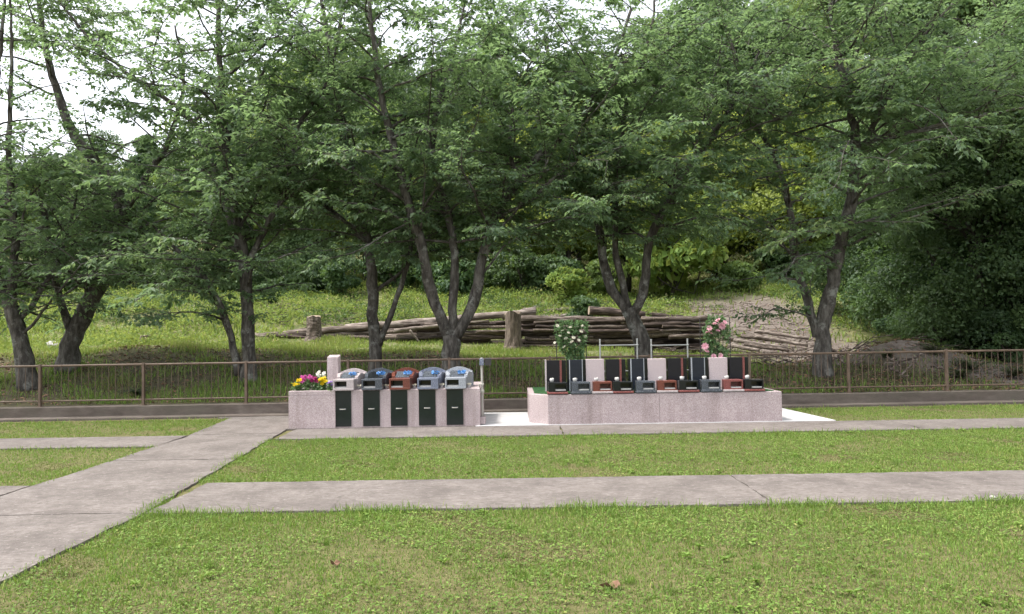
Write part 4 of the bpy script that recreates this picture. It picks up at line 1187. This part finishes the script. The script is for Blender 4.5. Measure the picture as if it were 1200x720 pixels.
flower_clump(371, 447, 12.44, M['petal_magenta'], 9, .07, 'dark magenta flowers in the middle of the planter', seed=4)
flower_clump(379, 448, 12.36, M['petal_yellow'], 13, .065, 'bright yellow flowers in front of the slim pale pillar', seed=5, r=.036)
flower_clump(377, 440, 12.55, M['petal_white'], 6, .06, 'white flowers standing up behind the bright yellow ones', seed=6)
flower_clump(388, 452, 12.32, M['petal_purple'], 6, .03, 'small purple flowers at the foot of the slim pale pillar', seed=7, r=.024)

# ------------------------------------------------------------------ right memorial terrace
rb = thing('memorial_terrace', 'long pink granite plinth with cut corners carrying ten upright headstones', 'memorial')
RX0, RX1, RT = .26, 4.34, .51
outer = [(RX0 + .30, 12.2), (RX1, 12.2), (RX1, 13.95), (RX0, 13.95), (RX0, 12.5)]
pz = .025
j = 2.36
MB().prism([(RX0 + .30, 12.2), (j - .002, 12.2), (j - .002, 13.95), (RX0, 13.95), (RX0, 12.5)], pz, RT, b=.006).build('body', M['pink'], rb)
MB().prism([(j + .002, 12.2), (RX1, 12.2), (RX1, 13.95), (j + .002, 13.95)], pz, RT, b=.006).build('body', M['pink'], rb)
m = MB()
m.prism([(RX0 + .36, 12.29), (RX1 - .09, 12.29), (RX1 - .09, 13.86), (RX0 + .09, 13.86), (RX0 + .09, 12.56)], RT, RT + .012)
m.build('turf_top', M['turf'], rb)
# headstones
HY = 12.78
hx = [at(p, 440, HY).x for p in (652, 676, 697.5, 722, 748, 770, 794, 819, 842, 866)]
kinds = ['dark', 'navy', 'pink', 'dark', 'navy', 'pink', 'dark', 'navy', 'pink', 'dark']
ordn = {0: 'at the end nearest the metal pole', 3: 'fourth from the metal pole end', 6: 'seventh from the metal pole end', 9: 'at the far end under pink roses',
        1: 'under the white roses', 4: 'between the two steel rails', 7: 'beside the pink rose trellis', 2: 'third from the metal pole end', 5: 'sixth from the metal pole end', 8: 'below the pink roses'}
HT = at(745, 421, HY).z - (RT + .012)
for i, (x, kd) in enumerate(zip(hx, kinds)):
    lab = {'dark': 'black headstone with a red granite edge ', 'navy': 'dark blue headstone with pale edges ', 'pink': 'plain pink granite headstone '}[kd] + ordn[i]
    r = thing('headstone', lab, 'headstone', (x, HY, RT + .013))
    h = HT + .002 * ((i * 7) % 5)
    if kd == 'pink':
        MB().box(-.155, .155, 0, .13, 0, h, b=.006).build('slab', M['pinkpol'], r)
        MB().box(-.165, .165, -.02, .16, 0, .04).build('base', M['pink'], r)
    elif kd == 'dark':
        MB().box(-.165, .165, .02, .13, 0, h - .004, b=.004).build('back_slab', M['black'], r)
        MB().box(-.16, .055, -.03, .0185, 0, h, b=.004).build('front_slab', M['brownblack'], r)
        MB().box(.0565, .09, -.034, .0185, 0, h + .003, b=.003).build('edge_strip', M['red'], r)
        if i == 0: MB().box(-.19, -.166, -.034, .13, 0, h + .012, b=.003).build('edge_panel', M['palegran'], r)
    else:
        MB().box(-.165, .165, .02, .13, 0, h - .004, b=.004).build('back_slab', M['black'], r)
        MB().box(-.115, .085, -.03, .0185, 0, h, b=.004).build('front_slab', M['navy'], r)
        for s in (-.129, .086): MB().box(s, s + .013, -.033, .0185, 0, h + .002).build('edge_strip', M['lightgrey'], r)
# altars in front
ax = [at(p, 455, 12.34).x for p in (653, 680, 705, 729, 755, 780, 805, 831, 857, 881)]
for i, (x, kd) in enumerate(zip(ax, kinds)):
    main = {'dark': 'black', 'navy': 'darkgrey', 'pink': 'redbrown' if i < 8 else 'red'}[kd]
    vs_ = {'dark': 'black', 'navy': 'darkgrey', 'pink': 'redbrown' if i < 8 else 'red'}[kd]
    base = {'dark': 'red', 'navy': 'darkgrey', 'pink': 'palegran'}[kd]
    lab = {'dark': 'black incense altar on a red base ', 'navy': 'grey incense altar ', 'pink': 'red-brown incense altar '}[kd] + ordn[i]
    r = thing('incense_altar', lab, 'altar', (x, 12.215, RT + .013))
    MB().box(-.168, .168, -.03, .25, 0, .03, b=.004).build('base', M[base], r)
    MB().box(-.15, -.045, 0, .13, .031, .19, b=.005).build('vase_block', M[vs_], r)
    m = MB(); x0, x1 = -.0445, .155
    m.box(x0, x1, .0, .22, .031, .05); m.box(x0, x1, .0, .22, .155, .185, b=.004); m.box(x1 - .02, x1, .001, .22, .0505, .1545); m.box(x0, x1 - .0205, .15, .219, .0505, .1545)
    m.build('incense_box', M[main], r)
    MB().box(x0 + .01, x1 - .025, .012, .14, .0508, .07).build('tray', M['ceramic'], r)
    c = thing('flower_cup', ('white flower cup on the %s altar ' % {'dark': 'black', 'navy': 'grey', 'pink': 'red-brown'}[kd]) + ordn[i], 'cup', (x - .09, 12.28, RT + .013 + .192))
    m = MB(); m.tube([(0, 0, 0), (0, 0, .018), (0, 0, .05), (0, 0, .055)], [.024, .034, .037, .03], 14); m.build('cup_body', M['ceramic'], c, smooth=True)
    petals('petals', M['petal_white'], [np.array([-.012, -.006, .05]), np.array([.014, .006, .052])], c, 300 + i, .017, 5)

# steel tablet rails behind the headstones
for pa, pb, lab in ((703, 746.5, 'two-post steel rail nearer the white roses behind the headstones'), (763, 805.5, 'two-post steel rail nearer the pink roses behind the headstones')):
    Yr = 13.3
    a, b_ = at(pa, 400, Yr), at(pb, 400, Yr)
    r = thing('steel_rail', lab, 'rail', ((a.x + b_.x) / 2, Yr, RT + .012))
    hw = (b_.x - a.x) / 2; hh = at((pa + pb) / 2, 399, Yr).z - RT
    for s in (-1, 1):
        m = MB().tube([(s * hw, 0, 0), (s * hw, 0, hh)], .014, 10); m.tube([(s * hw, 0, hh), (s * hw, 0, hh + .015)], .018, 10); m.build('post', M['steel'], r, smooth=False)
    zb = at((pa + pb) / 2, 405.5, Yr).z - RT
    MB().tube([(-hw - .02, -.02, zb), (hw + .02, -.02, zb)], .009, 8).build('crossbar', M['steel'], r)
    MB().tube([(-hw, 0, .3), (hw, 0, .3)], .009, 8).build('crossbar', M['steel'], r)

# rose trellises
def rose(center, r, mat, parent, seed):
    return petals('rose', mat, [np.array(center)], parent, seed, r, 8)
def trellis(pa, pb, ytop, Y, label, blooms, petal, seed, nleaf, dens):
    a, b_ = at(pa, 400, Y), at(pb, 400, Y)
    cx_ = (a.x + b_.x) / 2; hw = (b_.x - a.x) / 2; hh = at((pa + pb) / 2, ytop, Y).z - RT
    t_ = thing('rose_trellis', 'slim dark trellis frame holding the %s roses' % label, 'trellis', (cx_, Y + .02, RT + .012))
    for s in (-1, 1): MB().tube([(s * hw, 0, 0), (s * hw, 0, hh)], .008, 6).build('upright', M['darkplastic'], t_)
    m = MB()
    for z in np.arange(.3, hh, .17): m.tube([(-hw, 0, z), (hw, 0, z)], .004, 5)
    m.build('crosswire', M['darkplastic'], t_)
    r = thing('climbing_rose', 'climbing rose with %s blooms on a dark trellis behind the headstones' % label, 'rose bush', (cx_, Y - .04, RT + .012))
    rng = np.random.default_rng(seed)
    st = MB(); PP, DD = [], []
    for k in range(9):
        x = rng.uniform(-.06, .06); pts = []
        tx = rng.uniform(-hw, hw) * .9
        for i in range(8):
            t = i / 7; pts.append((x + (tx - x) * t + rng.normal(0, .02), rng.normal(0, .02), hh * t * rng.uniform(.93, 1.0)))
        st.tube(pts, np.linspace(.008, .003, 8), 5, caps=False)
    st.build('stem', M['bark_dark'], r)
    n = nleaf
    z = rng.uniform(.38, 1.02, n) * hh
    xw = hw * dens(z / hh)
    X = rng.uniform(-1, 1, n) * xw * 1.12
    P = np.stack([X, rng.normal(0, .05, n), z], 1)
    keep = vnoise(P[:, 0] * 3, P[:, 2] * 3, 4.0, seed) > -.45
    P = P[keep]; n = len(P)
    V, F = leaf_geo(P, rng.normal(0, 1, (n, 3)) + np.array([0, -.2, -.3]), rng.normal(0, .6, (n, 3)) + np.array([0, -.6, .7]), rng.uniform(.035, .065, n), rng.uniform(.022, .04, n))
    np_mesh('foliage', V, F, M['flower_leaf'], np.repeat(rng.random(n), 4), r)
    for k, (px, py, s) in enumerate(blooms):
        p = at(px, py, Y - .1) - Vector((cx_, Y - .04, RT + .012))
        rose((p.x, p.y - .02, p.z), s, petal, r, seed * 100 + k)
trellis(652, 687, 378, 13.5, 'creamy white', [(653, 382, .04), (659, 388, .04), (668, 384, .035), (663, 397, .04), (672, 396, .045), (681, 389, .04), (678, 399, .04), (661, 407, .04), (670, 401, .045), (650, 402, .03), (686, 395, .035), (656, 394, .035), (675, 408, .035), (682, 382, .03), (666, 390, .03)],
        M['petal_cream'], 21, 1800, lambda t: .85 + .15 * np.sin(t * 9))
trellis(821, 856, 373, 13.5, 'pink', [(841, 376, .07), (846, 382, .08), (831, 385, .06), (832, 391, .06), (826, 406, .075), (836, 418, .06), (844, 417, .055), (837, 380, .06), (829, 390, .06), (849, 378, .05), (841, 388, .05), (828, 412, .05)],
        M['petal_rose'], 22, 1500, lambda t: np.interp(t, [.3, .6, .8, 1.0], [.55, .75, .8, .45]))

# metal pole with lamp between the memorials
p = at(565, 498, 12.25)
mp = thing('utility_pole', 'thin grey metal pole with a dark box at its top between the two memorials', 'pole', (p.x, 12.42, .05))
zt = at(565, 419, 12.42).z - .05
MB().box(-.1, .05, -.14, .12, 0, .11, b=.008).build('base_block', M['pink'], mp)
MB().tube([(0, 0, .11), (0, 0, zt)], .019, 10).build('pole', M['pipe'], mp)
MB().tube([(-.045, .03, .11), (-.045, .03, .62)], .011, 8).build('side_pipe', M['pipe'], mp)
m = MB().box(-.06, .035, -.03, .045, .50, .545, b=.004); m.box(-.055, .03, -.026, .04, .62, .65, b=.004); m.build('clamp', M['pipe'], mp)
MB().box(-.035, .035, -.05, .03, zt - .13, zt - .02, b=.006).build('bracket', M['bluegrey'], mp)
m = MB(); m.prism([(.05, -.06), (.16, -.05), (.15, .05), (.05, .05)], zt - .13, zt - .01, b=.01); m.box(.03, .055, -.015, .015, zt - .09, zt - .06); m.build('lamp_box', M['darkplastic'], mp)
print('objects', len(SC.objects))
